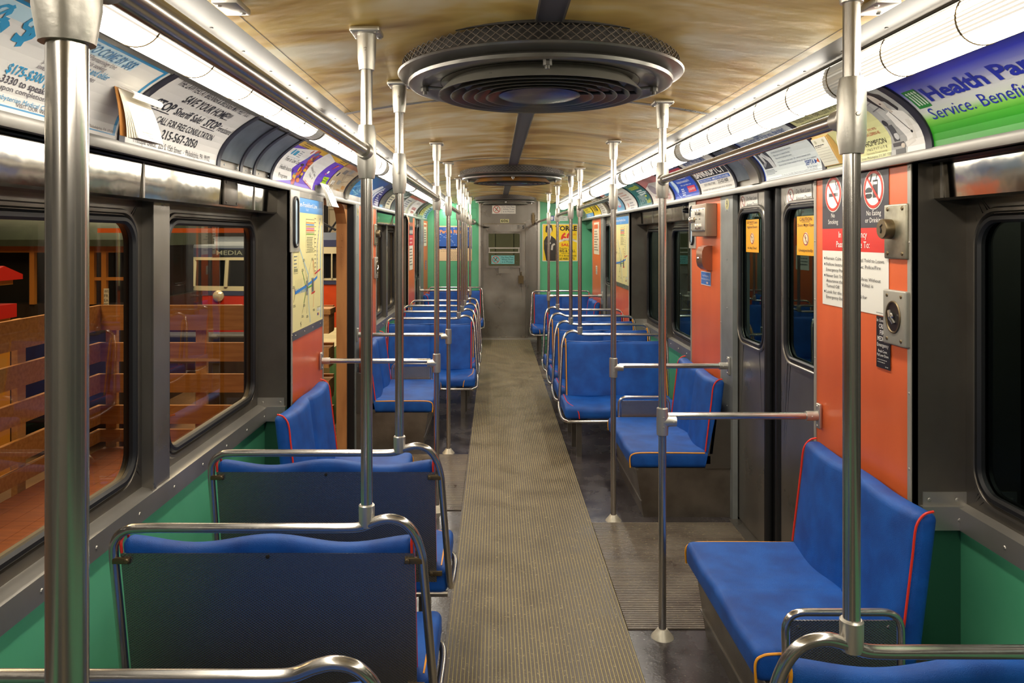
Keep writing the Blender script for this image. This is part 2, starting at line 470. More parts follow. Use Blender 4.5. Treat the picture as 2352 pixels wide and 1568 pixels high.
# cove: light trough strip, backing of the advert rack, bottom ledge
def cove(s):
    P = [(1.09, .487), (1.261, .3965), (1.26, .28)]
    a = (1 - s) ** 2; b = 2 * s * (1 - s); c = s * s
    return a * P[0][0] + b * P[1][0] + c * P[2][0], a * P[0][1] + b * P[1][1] + c * P[2][1]
def cove_n(s):
    x0, h0 = cove(max(0, s - .01)); x1, h1 = cove(min(1, s + .01)); dx, dh = x1 - x0, h1 - h0
    l = math.hypot(dx, dh); return (dh / l, -dx / l)          # towards the aisle
def covept(sd, s, off, y):
    o, h = cove(s); nx, nh = cove_n(s)
    if nx > 0: nx, nh = -nx, -nh
    o += nx * off; h += nh * off
    return Vector((CX + sd * o, y, EYE + h))
TRO = mat('trough_strip', '38332b', .55, .1, var=(2, '2a2620', .6, (1, .5, 1)))
for sd in (-1, 1):
    nm = 'left' if sd < 0 else 'right'
    X = lambda o: CX + sd * o
    m = MB()
    m.prof_y([(X(.775), EYE + .549), (X(.905), EYE + .539), (X(.912), EYE + .52), (X(.918), EYE + .56), (X(.775), EYE + .60)], YN, YE)
    m.prof_y([(X(.772), EYE + .546), (X(.785), EYE + .546), (X(.785), EYE + .56), (X(.772), EYE + .56)], YN, YE)
    for k in range(60):
        y = YN + .12 + k * .245
        if y < YE - .1: m.dome((X(.80), y, EYE + .546), (0, 0, -1), .006); m.dome((X(.875), y + (.02 if k % 4 == 0 else 0), EYE + .541), (0, 0, -1), .005)
    S('trim_3', m, TRO)
    # housing behind the lenses
    m = MB(); m.prof_y([(X(.905), EYE + .53), (X(.93), EYE + .60), (X(1.2), EYE + .60), (X(1.09), EYE + .489), (X(1.02), EYE + .50)], YN, YE)
    S('trim_4', m, TRO)
    # curved backing sheet
    m = MB(); N = 14
    pr = [cove(i / N) for i in range(N + 1)]
    pr2 = [(o + .03, h + .03) for o, h in pr]
    m.prof_y([(X(o + .006), EYE + h + .003) for o, h in pr] + [(X(o), EYE + h) for o, h in reversed(pr2)], YN, YE)
    S('cove_backing'.replace('cove_backing', 'trim_5'), m, STEEL)
    # dark bracket lip at the top and steel ledge at the bottom
    m = MB(); m.prof_y([(X(1.085), EYE + .497), (X(1.082), EYE + .484), (X(1.094), EYE + .478), (X(1.1), EYE + .49)], YN, YE)
    m.prof_y([(X(1.252), EYE + .284), (X(1.246), EYE + .270), (X(1.25), EYE + .25), (X(1.30), EYE + .25), (X(1.30), EYE + .285), (X(1.262), EYE + .280), (X(1.262), EYE + .284)], YN, YE)
    S('trim_6', m, mat('ledge_steel', '7d7a74', .38, .6, var=(3, '65615a', .5)))
    # cornice closing the space behind, down to the panels
    m = MB(); m.box(min(X(1.272), X(1.50)), max(X(1.272), X(1.50)), YN, YE, EYE + .25, EYE + .64)
    m.box(min(X(.80), X(1.52)), max(X(.80), X(1.52)), YN, YE, EYE + .62, EYE + .70)
    S(WALL[sd], m, DARK, False)

# ---- bays, panels
def rrect(cy, cz, hy, hz, r, n=8):
    out = []
    for (sy, sz, a0) in ((1, 1, 0), (-1, 1, 90), (-1, -1, 180), (1, -1, 270)):
        for k in range(n + 1):
            a = math.radians(a0 + 90 * k / n)
            out.append((cy + sy * (hy - r) + r * math.cos(a), cz + sz * (hz - r) + r * math.sin(a)))
    return out
def plate_hole(m, x0, x1, oy0, oy1, oz0, oz1, hole):
    """plate in the yz plane with a rounded hole, between x0 and x1"""
    cy = (min(p[0] for p in hole) + max(p[0] for p in hole)) / 2; cz = (min(p[1] for p in hole) + max(p[1] for p in hole)) / 2
    n = len(hole); out = []
    q = n // 4
    corners = [(oy1, oz1), (oy0, oz1), (oy0, oz0), (oy1, oz0)]
    for i, (y, z) in enumerate(hole):
        out.append(corners[i // q])
    for x in (x0, x1):
        vs = [(x, y, z) for y, z in hole] + [(x, y, z) for y, z in out]
        fs = []
        for i in range(n):
            j = (i + 1) % n
            if out[i] == out[j]: fs.append((i, j, n + i))
            else: fs.append((i, j, n + j, n + i))
        m.add(vs, fs)
    vs = [(x0, y, z) for y, z in hole] + [(x1, y, z) for y, z in hole]
    m.add(vs, [(i, (i + 1) % n, n + (i + 1) % n, n + i) for i in range(n)])
    vs = [(x0, y, z) for y, z in corners] + [(x1, y, z) for y, z in corners]
    m.add(vs, [(i, (i + 1) % 4, 4 + (i + 1) % 4, 4 + i) for i in range(4)])

GZ0, GZ1 = .855, 1.752
winn = [0]
def window(sd, y0, y1, oy0, oy1, open_sash=False):
    """glass y0..y1; plate oy0..oy1 (always a single window of the setting)"""
    winn[0] += 1
    wx = WX[sd]; t = sd * .03
    hole = rrect((y0 + y1) / 2, (GZ0 + GZ1) / 2, (y1 - y0) / 2, (GZ1 - GZ0) / 2, .085)
    m = MB(); plate_hole(m, wx, wx + t, oy0, oy1, .74, 1.90, hole)
    # raised pressed frame round the glass
    hr = rrect((y0 + y1) / 2, (GZ0 + GZ1) / 2, (y1 - y0) / 2 + .035, (GZ1 - GZ0) / 2 + .035, .11)
    m.tube([(wx - sd * .0, y, z) for y, z in hr], .010, 6, True)
    fr = m.build('window_%d' % winn[0], DSTEEL); fr['kind'] = 'structure'
    g = MB(); g.tube([(wx + sd * .0, y, z) for y, z in rrect((y0 + y1) / 2, (GZ0 + GZ1) / 2, (y1 - y0) / 2 + .008, (GZ1 - GZ0) / 2 + .008, .09)], .016, 8, True)
    g.build('gasket', RUBBER, fr)
    p = MB(); hx = wx + sd * .012
    n = len(hole); p.add([(hx, y, z) for y, z in hole], [tuple(range(n))])
    p.build('pane', GLASS if sd < 0 else GLASSD, fr, False)
    return fr
def mullion(sd, y0, y1):
    m = MB(); wx = WX[sd]; a = wx - sd * .045
    m.box(min(a, wx), max(a, wx), y0, y1, .765, 1.85)
    m.box(min(a - sd * .004, a), max(a - sd * .004, a), y0 - .012, y0 + .012, .765, 1.83)
    S('trim_7', m, STEEL, False)
def screws(m, pts, nrm, r=.006):
    for p in pts: m.dome(p, nrm, r)
def bay(sd, y0, y1, wins, jn=True, jf=True):
    sx, wx, px = SX[sd], WX[sd], PX[sd]
    lo, hi = lambda a, b: min(a, b), lambda a, b: max(a, b)
    # green lower wall
    m = MB(); a, b = sx + sd * .012, sx + sd * .06; m.box(lo(a, b), hi(a, b), y0, y1, 0, .75); S(WALL[sd], m, GREEN, False)
    # sill
    m = MB(); a, b = sx, wx + sd * .02
    m.prof_y([(sx - sd * .004, .775), (b, .79), (b, .74), (sx + sd * .02, .73), (sx + sd * .012, .70), (sx - sd * .004, .70)], y0, y1)
    k = y0 + .15
    while k < y1: m.dome((sx - sd * .004, k, .735), (-sd, 0, 0), .007); k += .28
    S('trim_8', m, mat('sill_steel', 'b4b0a8', .34, .75, var=(4, '96928a', .5)), False)
    # windows with their plates sharing the bay
    edges = [y0] + [(wins[i][1] + wins[i + 1][0]) / 2 for i in range(len(wins) - 1)] + [y1]
    for i, (a, b) in enumerate(wins):
        window(sd, a, b, edges[i], edges[i + 1])
        if i: mullion(sd, edges[i] - .065, edges[i] + .065)
    # mirror-bright transom above
    m = MB(); t0, t1 = sx + sd * -.05, sx
    m.prof_y([(px + sd * .07, 1.955), (px + sd * .075, 1.83), (px + sd * .085, 1.822), (wx, 1.822), (wx, 1.955)], y0, y1)
    S('trim_9', m, SHINY, False)
    m = MB(); k = y0 + .5
    while k < y1:
        x = px + sd * .068; m.box(lo(x, x + sd * .006), hi(x, x + sd * .006), k - .006, k + .006, 1.83, 1.95); k += 1.15
    S('trim_9', m, STEEL, False)
    # jambs at the ends of the bay, with the return piece of the sill
    for flag, yy, d in ((jn, y0, -1), (jf, y1, 1)):
        if not flag: continue
        a, b = px + sd * .021, wx + sd * .03
        m = MB(); ya, yb = (yy, yy + d * .012); m.box(lo(a, b), hi(a, b), lo(ya, yb), hi(ya, yb), .775, 1.955); S(WALL[sd], m, DSTEEL, False)
        m = MB(); m.box(lo(a, b), hi(a, b), lo(ya, yb), hi(ya, yb), 0, .775); S(WALL[sd], m, mat('dark_green_laminate', '23523c', .4), False)
        m = MB(); c = yy - d * .02
        m.box(lo(a + sd * .005, b), hi(a + sd * .005, b), lo(yy, c), hi(yy, c), .70, .78)
        m.box(lo(a + sd * .015, b), hi(a + sd * .015, b), lo(yy, yy - d * .004), hi(yy, yy - d * .004), .78, .825)
        for q in (.035, .13): m.dome((a + sd * q, yy - d * .006, .80), (0, -d, 0), .007); m.dome((a + sd * q, c, .735), (0, -d, 0), .007)
        S('trim_8', m, mat('sill_steel', 'b4b0a8', .34, .75, var=(4, '96928a', .5)), False)
def panel(sd, y0, y1, strips=(True, True)):
    """orange laminate panel beside a door with riveted steel edge strips"""
    px = PX[sd]; b = px + sd * .02
    m = MB(); m.box(min(px, b), max(px, b), y0, y1, 0, 1.955); S(WALL[sd], m, ORANGE, False)
    m = MB()
    for fl, ya in ((strips[0], y0), (strips[1], y1 - .022)):
        if not fl: continue
        a = px - sd * .004; m.box(min(a, b), max(a, b), ya, ya + .022, 0, 1.955)
        for i in range(8): m.dome((a, ya + .011, .12 + i * .26), (-sd, 0, 0), .005)
    if any(strips): S('trim_10', m, mat('panel_edge_strip', 'a39d92', .45, .25), False)
def post(sd, y0, y1, mt=None, dp=.024):
    px = PX[sd]; a, b = px - sd * .006, px + sd * dp
    m = MB(); m.box(min(a, b), max(a, b), y0, y1, 0, 1.955)
    for i in range(7): m.dome((a, (y0 + y1) / 2, .06 + i * .3), (-sd, 0, 0), .006)
    S('trim_11', m, mt or GREYP, False)
dn = [0]
def door_leaf(sd, y0, y1, gasket_side, x=None):
    """sliding leaf with a tall rounded window"""
    dn[0] += 1
    x = x if x is not None else PX[sd] + sd * .03
    gy0, gy1 = (y0 + .035, y1 - .05) if gasket_side > 0 else (y0 + .05, y1 - .035)
    gz0, gz1 = 1.10, 1.84
    gy0, gy1 = ((y0 + y1) / 2 - .205, (y0 + y1) / 2 + .205) if y1 - y0 > .55 else (((y0 + y1) / 2 - .197, (y0 + y1) / 2 + .197) if y1 - y0 > .42 else (gy0, gy1))
    hole = rrect((gy0 + gy1) / 2, (gz0 + gz1) / 2, (gy1 - gy0) / 2, (gz1 - gz0) / 2, .075)
    m = MB(); plate_hole(m, x, x + sd * .035, y0, y1, .02, 1.99, hole)
    hr = rrect((gy0 + gy1) / 2, (gz0 + gz1) / 2, (gy1 - gy0) / 2 + .028, (gz1 - gz0) / 2 + .028, .10)
    m.tube([(x, y, z) for y, z in hr], .010, 8, True)
    lf = m.build('door_%d' % dn[0], STEEL); lf['kind'] = 'structure'
    g = MB(); g.tube([(x + sd * .002, y, z) for y, z in rrect((gy0 + gy1) / 2, (gz0 + gz1) / 2, (gy1 - gy0) / 2 + .004, (gz1 - gz0) / 2 + .004, .08)], .012, 8, True)
    g.build('gasket', RUBBER, lf)
    p = MB(); n = len(hole); p.add([(x + sd * .015, y, z) for y, z in hole], [tuple(range(n))]); p.build('pane', GLASSD, lf, False)
    e = MB(); ye = y1 if gasket_side > 0 else y0
    e.tube([(x + sd * .012, ye, .02), (x + sd * .012, ye, 1.98)], .026, 10); e.tube([(x + sd * .02, ye - gasket_side * .03, .02), (x + sd * .02, ye - gasket_side * .03, 1.98)], .022, 8)
    e.build('edge_seal', RUBBER, lf)
    return lf
def threshold(sd, y0, y1):
    px = PX[sd]
    m = MB(); a, b = px - sd * .03, px + sd * .22; m.box(min(a, b), max(a, b), y0, y1, -.01, .008)
    a, b = px + sd * .035, px + sd * .05; m.box(min(a, b), max(a, b), y0, y1, 0, .03)
    S('trim_12', m, STEEL, False)
def door_head(sd, y0, y1):
    px = PX[sd]; a, b = px - sd * 0, px + sd * .24
    m = MB(); m.box(min(a, b), max(a, b), y0, y1, 1.955, 2.02); S('trim_13', m, DSTEEL, False)

# left side
bay(-1, YN, 4.047, [(-.05, 1.02), (1.30, 2.645), (2.922, 3.955)], False, True)
panel(-1, 4.047, 4.805)
post(-1, 5.90, 6.04); door_head(-1, 4.6, 6.2); threshold(-1, 4.805, 5.9)
panel(-1, 6.04, 6.95)
bay(-1, 6.95, 9.49, [(7.12, 8.42), (8.72, 9.40)])
panel(-1, 9.49, 10.28)
door_leaf(-1, 10.25, 10.78, 1); door_leaf(-1, 10.80, 11.2, -1); post(-1, 11.10, 11.5); door_head(-1, 10.2, 11.4); threshold(-1, 10.28, 11.1)
panel(-1, 11.5, YE, (True, False))
# right side
bay(1, YN, 2.553, [(-1.3, -.15), (.12, 1.22), (1.50, 2.47)], False, True)
panel(1, 2.553, 3.33)
door_leaf(1, 3.23, 3.835, 1, 1.46); door_leaf(1, 3.995, 4.48, -1, 1.46)
post(1, 4.46, 4.68); door_head(1, 3.3, 4.8); threshold(1, 3.35, 4.46)
m = MB(); m.box(1.485, 1.50, 3.8, 4.03, .02, 1.97); S('trim_14', m, RUBBER, False)
panel(1, 4.69, 5.43)
bay(1, 5.43, 7.92, [(5.60, 6.74), (7.0, 7.84)])
panel(1, 7.92, 8.86)
door_leaf(1, 8.82, 9.30, 1); door_leaf(1, 9.34, 9.82, -1); post(1, 9.78, 10.02); door_head(1, 8.8, 10.0); threshold(1, 8.86, 9.78)
panel(1, 10.02, 10.93)
bay(1, 10.93, YE, [(11.05, 12.1)], True, False)

# open left-hand doorway: black seal, brown painted pocket edge with rounded top
m = MB(); m.box(-1.165, -1.112, 5.862, 5.90, 0, 1.96); S('trim_15', m, RUBBER, False)
m = MB(); m.box(-1.245, -1.165, 5.84, 5.90, -.05, 1.99)
m.prof_x([(5.84, 1.99), (5.84, 1.80), (5.79, 1.88), (5.72, 1.93), (5.62, 1.955), (5.5, 1.96), (5.5, 1.99)], -1.245, -1.165)
for i in range(6): m.dome((-1.20, 5.84, 1.72 - i * .05), (0, -1, 0), .005)
S('trim_16', m, BROWN, False)
m = MB(); m.box(-1.30, -1.13, 4.76, 4.81, 0, 1.99); S('trim_15', m, RUBBER, False)
m = MB(); m.box(-1.60, -1.24, 4.60, 6.1, -.10, -.02); S('trim_12', m, DSTEEL, False)

# outer skin between bays so no gap opens behind the panels
for sd, segs in ((-1, [(4.06, 4.78), (5.905, 6.94), (9.5, YE)]), (1, [(2.57, 5.42), (7.93, 10.92)])):
    for a, b in segs:
        m = MB(); x0, x1 = (-1.247, -1.255) if (sd < 0 and a == 5.905) else (WX[sd] + sd * .06, WX[sd] + sd * .08)
        m.box(min(x0, x1), max(x0, x1), a, b, -.05, 2.1); S(WALL[sd], m, DARK, False)

# near end of the car, behind the camera
m = MB(); m.box(-1.5, 1.8, YN - .05, YN, -.05, 2.4); S('wall_near', m, mat('near_end_wall', '6f6a60', .6), False)

# ---- far end wall
EY = YE
m = MB()
m.box(-1.30, -.268, EY, EY + .05, 0, 2.35); m.box(.736, 1.65, EY, EY + .05, 0, 2.35)
S('wall_far', m, GREEN, False)
m = MB()
m.tube(fillet([(-.86, EY - .001, 2.10), (-.48, EY - .001, 2.10), (-.48, EY - .001, 1.99), (-.86, EY - .001, 1.99)], .015, 4, True), .0015, 6, True)
m.tube(fillet([(-.42, EY - .001, 2.17), (-.30, EY - .001, 2.17), (-.30, EY - .001, 1.99), (-.42, EY - .001, 1.99)], .015, 4, True), .0015, 6, True)
S('wall_far', m, mat('dark_green_laminate', '23523c', .4), False)
# steel surround, pilasters
m = MB()
m.box(-.268, -.238, EY - .03, EY + .05, 0, 2.32); m.box(.703, .740, EY - .03, EY + .05, 0, 2.32)
for i in range(16):
    m.dome((-.253, EY - .03, .15 + i * .14), (0, -1, 0), .007); m.dome((.722, EY - .03, .15 + i * .14), (0, -1, 0), .007)
S('trim_17', m, ALUM, False)
m = MB()
m.box(-.238, -.203, EY - .015, EY + .05, 0, 2.32); m.box(.505, .545, EY - .015, EY + .05, 0, 2.32)
m.box(.545, .703, EY + .02, EY + .05, 0, 2.32)
m.box(-.238, .545, EY - .012, EY + .05, 2.055, 2.32)        # plain panel above
m.box(-.226, .525, EY - .03, EY + .02, 1.912, 2.055)        # transom with the car number
for i in range(17): m.dome((.535, EY - .015, .12 + i * .13), (0, -1, 0), .006)
for i in range(8): m.dome((-.2 + i * .1, EY - .03, 2.045), (0, -1, 0), .004); 
S('trim_18', m, STEEL, False)
# end door
hole = rrect(.15, 1.482, .256, .266, .02, 2)
m = MB()
T = lambda v: Vector((v.y, v.x, v.z))
m = MB(T=T); plate_hole(m, EY + .005, EY + .035, -.203, .505, .035, 1.905, hole)
ed = m.build('door_7', mat('worn_door_steel', 'a39e95', .36, .7, var=(2.2, '7a746a', .9), rvar=(3, .25, .45))); ed['kind'] = 'structure'
m = MB(); 
fr = rrect(.15, 1.482, .275, .285, .02, 2)
for a, b, c, d in ((-.142, -.106, 1.18, 1.785), (.406, .442, 1.18, 1.785)): m.box(a, b, EY - .006, EY + .006, c, d)
m.box(-.106, .406, EY - .006, EY + .006, 1.748, 1.785); m.box(-.106, .406, EY - .006, EY + .006, 1.18, 1.216)
for i in range(7):
    for x in (-.124, .424): m.dome((x, EY - .006, 1.22 + i * .085), (0, -1, 0), .004)
m.build('window_frame', STEEL, ed, False)
m = MB(); m.box(-.106, .406, EY - .012, EY + .03, 1.43, 1.448); m.box(-.106, .406, EY - .012, EY + .03, 1.50, 1.52); m.box(-.1, -.085, EY - .012, EY, 1.44, 1.51); m.box(.385, .40, EY - .012, EY, 1.44, 1.51)
m.build('sash_bar', ALUM, ed, False)
m = MB(); m.add([(-.106, EY + .02, 1.216), (.406, EY + .02, 1.216), (.406, EY + .02, 1.748), (-.106, EY + .02, 1.748)], [(0, 1, 2, 3)]); m.build('pane', GLASSD, ed, False)
m = MB(); m.box(.385, .45, EY - .03, EY + .006, .93, 1.06); m.cyl((.43, EY - .02, 1.06), (.43, EY - .02, 1.12), .01); m.box(.45, .47, EY - .02, EY + .006, .92, 1.05)
m.build('lock', BRASS, ed, False)
m = MB(); m.box(.06, .242, EY - .002, EY + .006, 1.091, 1.179); m.build('plaque', mat('plaque_metal', '8a857b', .45, .6), ed, False)
m = MB(); m.box(-.203, -.09, EY - .008, EY + .006, 1.845, 1.86); m.add([(-.203, EY - .008, 1.83), (-.203, EY - .008, 1.875), (-.08, EY - .008, 1.852)], [(0, 1, 2)])
m.build('hinge', DSTEEL, ed, False)
m = MB(); m.box(-.238, .70, EY - .04, EY + .05, 0, .03); S('trim_12', m, ALUM, False)
m = MB(); m.box(.60, .66, EY - .02, EY + .02, 1.93, 2.06); m.cyl((.63, EY - .02, 1.9), (.63, EY - .02, 2.09), .018)
tag(m.build('latch_box', BRASS), 'dull bronze latch in the steel recess right of the end door', 'latch')
# ------------------------------------------------------------------ fluorescent fittings
LO, LH, LR = .953, .491, .061
def lamp(sd, y0, first, label):
    """one fitting: six ribbed half-round lenses with rings; the near end of the first is unlit"""
    X0 = CX + sd * LO; Z0 = EYE + LH
    root = thing('light_fitting', (X0, y0, Z0), label, 'ceiling light', 'fluorescent light fittings along the coves')
    def lens(a, b, nm, mats):
        m = MB(); K = 56; vs = []; cols = []
        for k in range(K + 1):
            t = math.radians(-215 + 250 * k / K)       # from the wall side, under, to the aisle side
            rr = LR * (1 + (.012 if k % 2 else -.006))
            vs.append((sd * -1 * rr * math.cos(t), rr * math.sin(t)))
        for k in range(K):
            (xa, za), (xb, zb) = vs[k], vs[k + 1]
            # the upper rib rows are set to glow less than the underside
            tt = -215 + 250 * (k + .5) / K
            m.mat(3 if 8 < tt < 21 else (1 + k % 2 if (tt > -42 or tt < -128) else 0))     # glow cut wallwards to spare the adverts; added band lights the ceiling
            m.add([(xa, a, za), (xb, a, zb), (xb, b, zb), (xa, b, za)], [(0, 1, 2, 3)])
        return m.build(nm, mats, root, False)
    seg = .325
    for i in range(6):
        a, b = i * seg, (i + 1) * seg
        if i == 5:
            lens(a, b - .11, 'lens', [LENS, LENS2, LENS3, LENS4]); lens(b - .11, b, 'lens_end', [LENSD, LENSD, LENSD, LENSD])
        elif i == 0:
            lens(a, a + .03, 'lens_end', [LENSD, LENSD, LENSD, LENSD]); lens(a + .03, b, 'lens', [LENS, LENS2, LENS3, LENS4])
        else: lens(a, b, 'lens', [LENS, LENS2, LENS3, LENS4])
        m = MB(); pts = []
        for k in range(25):
            t = math.radians(-215 + 250 * k / 24); pts.append((-sd * (LR + .001) * math.cos(t), b, (LR + .001) * math.sin(t)))
        m.tube(pts, .0022, 6); m.build('ring', BRASS, root)
    return root
k = 0
for sd, off, nm in ((-1, 1.36, 'left'), (1, 2.318, 'right')):
    y = off - 1.95 * 2; i = 0
    ordn = ['nearest', 'second', 'third', 'fourth', 'fifth', 'sixth', 'seventh']
    ys = []
    while y < YE - .3:
        if y > YN: ys.append(y)
        y += 1.95
    vis = [q for q in ys if q + 1.95 > 1.0]
    for q in ys:
        lb = 'ribbed glowing light fitting, %s along the %s cove' % (ordn[vis.index(q)] if q in vis else 'one behind the viewer', nm)
        lamp(sd, q, False, lb)

# ------------------------------------------------------------------ ceiling fans
def fan():
    root = thing('ceiling_fan', (0, 0, CZ), '', 'ceiling fan', None)
    m = MB(); R = .475; H = .056; N = 96
    for k in range(N):
        for d in (1, -1):
            a0 = 2 * PI * k / N; pts = []
            for j in range(5):
                a = a0 + d * j * 2 * PI / N * .6; pts.append((R * math.cos(a), R * math.sin(a), -.003 - H * j / 4 - .02 * math.cos(a) ** 2 * (1 - j / 4)))
            m.tube(pts, .0018, 4, caps=False)
    m.build('guard_mesh', mat('guard_wire', '5a5148', .45, .4), root)
    LOW = lambda p: Vector((p.x, p.y, p.z - .016))
    m = MB(); m.lathe([(R + .008, .004), (R + .008, -.006), (R - .002, -.006), (R - .004, .004)], (0, 0, 0), n=64); m.build('mounting_ring', FAND, root)
    m = MB(); m.lathe([(.452, .02), (.452, -.055), (.33, -.06), (.32, .02)], (0, 0, 0), n=48); m.build('housing', FAND, root)
    m = MB(T=LOW); m.lathe([(.36, -.056), (.455, -.046), (.488, -.040), (.492, -.043), (.488, -.049), (.455, -.056), (.36, -.064)], (0, 0, 0), n=72); m.build('upper_flange', FANP, root)
    m = MB(T=LOW); m.lathe([(.352, -.066), (.40, -.056), (.44, -.060), (.456, -.070), (.453, -.080), (.440, -.084), (.40, -.078), (.355, -.068)], (0, 0, 0), n=72); m.build('lower_flange', FANP, root)
    m = MB(T=LOW); m.lathe([(.305, -.06), (.352, -.108), (.354, -.112), (.349, -.112), (.30, -.064)], (0, 0, 0), n=64); m.build('cone_ring', mat('cone_grey', '8b877c', .4, .4), root)
    m = MB(T=LOW); m.lathe([(0.0, -.05), (.33, -.055), (.345, -.07), (.33, -.05)], (0, 0, 0), n=48); m.build('dark_back', FAND, root)
    for i, r in enumerate((.31, .268, .228, .187)):
        m = MB(T=LOW); m.lathe([(r - .04, -.072 - i * .001), (r, -.112 - i * .001), (r + .0015, -.114 - i * .001), (r - .002, -.114 - i * .001), (r - .043, -.074 - i * .001)], (0, 0, 0), n=60)
        m.build('louvre_ring', FANP, root)
    m = MB(T=LOW); m.lathe([(.0, -.122), (.07, -.1205), (.125, -.116), (.142, -.110), (.14, -.105), (.10, -.09), (0, -.09)], (0, 0, 0), n=48); m.build('hub_plate', CAP, root)
    for a in (0, 1, 2, 3):
        t = a * PI / 2 + PI / 2 * 3 + .0
        x, y = .40 * math.cos(t), .40 * math.sin(t)
        m = MB(T=LOW); m.cyl((x, y, -.095), (x, y, -.07), .014, 8); m.cyl((x, y, -.105), (x, y, -.095), .007, 8)
        m.tube([(x, y, -.078), (x * .82, y * .82, -.086)], .006, 6)
        m.build('bolt', FANP, root)
    for a in range(3):
        m = MB(T=LOW); t = a * 2 * PI / 3; m.tube([(.34 * math.cos(t), .34 * math.sin(t), -.098), (.12 * math.cos(t), .12 * math.sin(t), -.10)], .006, 6)
        m.build('spoke', FAND, root)
    return root
f0 = fan()
for i, (y, lb) in enumerate(((2.60, 'large round grey ceiling fan nearest the viewer, stacked rings below a mesh collar'),
                             (6.85, 'round ceiling fan with a rust-stained cone, middle of the three'),
                             (11.42, 'farthest round ceiling fan, just in front of the end door'))):
    f = f0 if i == 0 else copy_tree(f0)
    f.location = (.155, y, CZ - .002); f['label'] = lb; f['group'] = 'round ceiling fans'
    if i == 1:
        for c in f.children:
            if c.name.startswith('cone_ring'):
                c.data = c.data.copy(); c.data.materials[0] = mat('rusty_cone', '9a6a2e', .5, .3, var=(6, '62605c', .9))

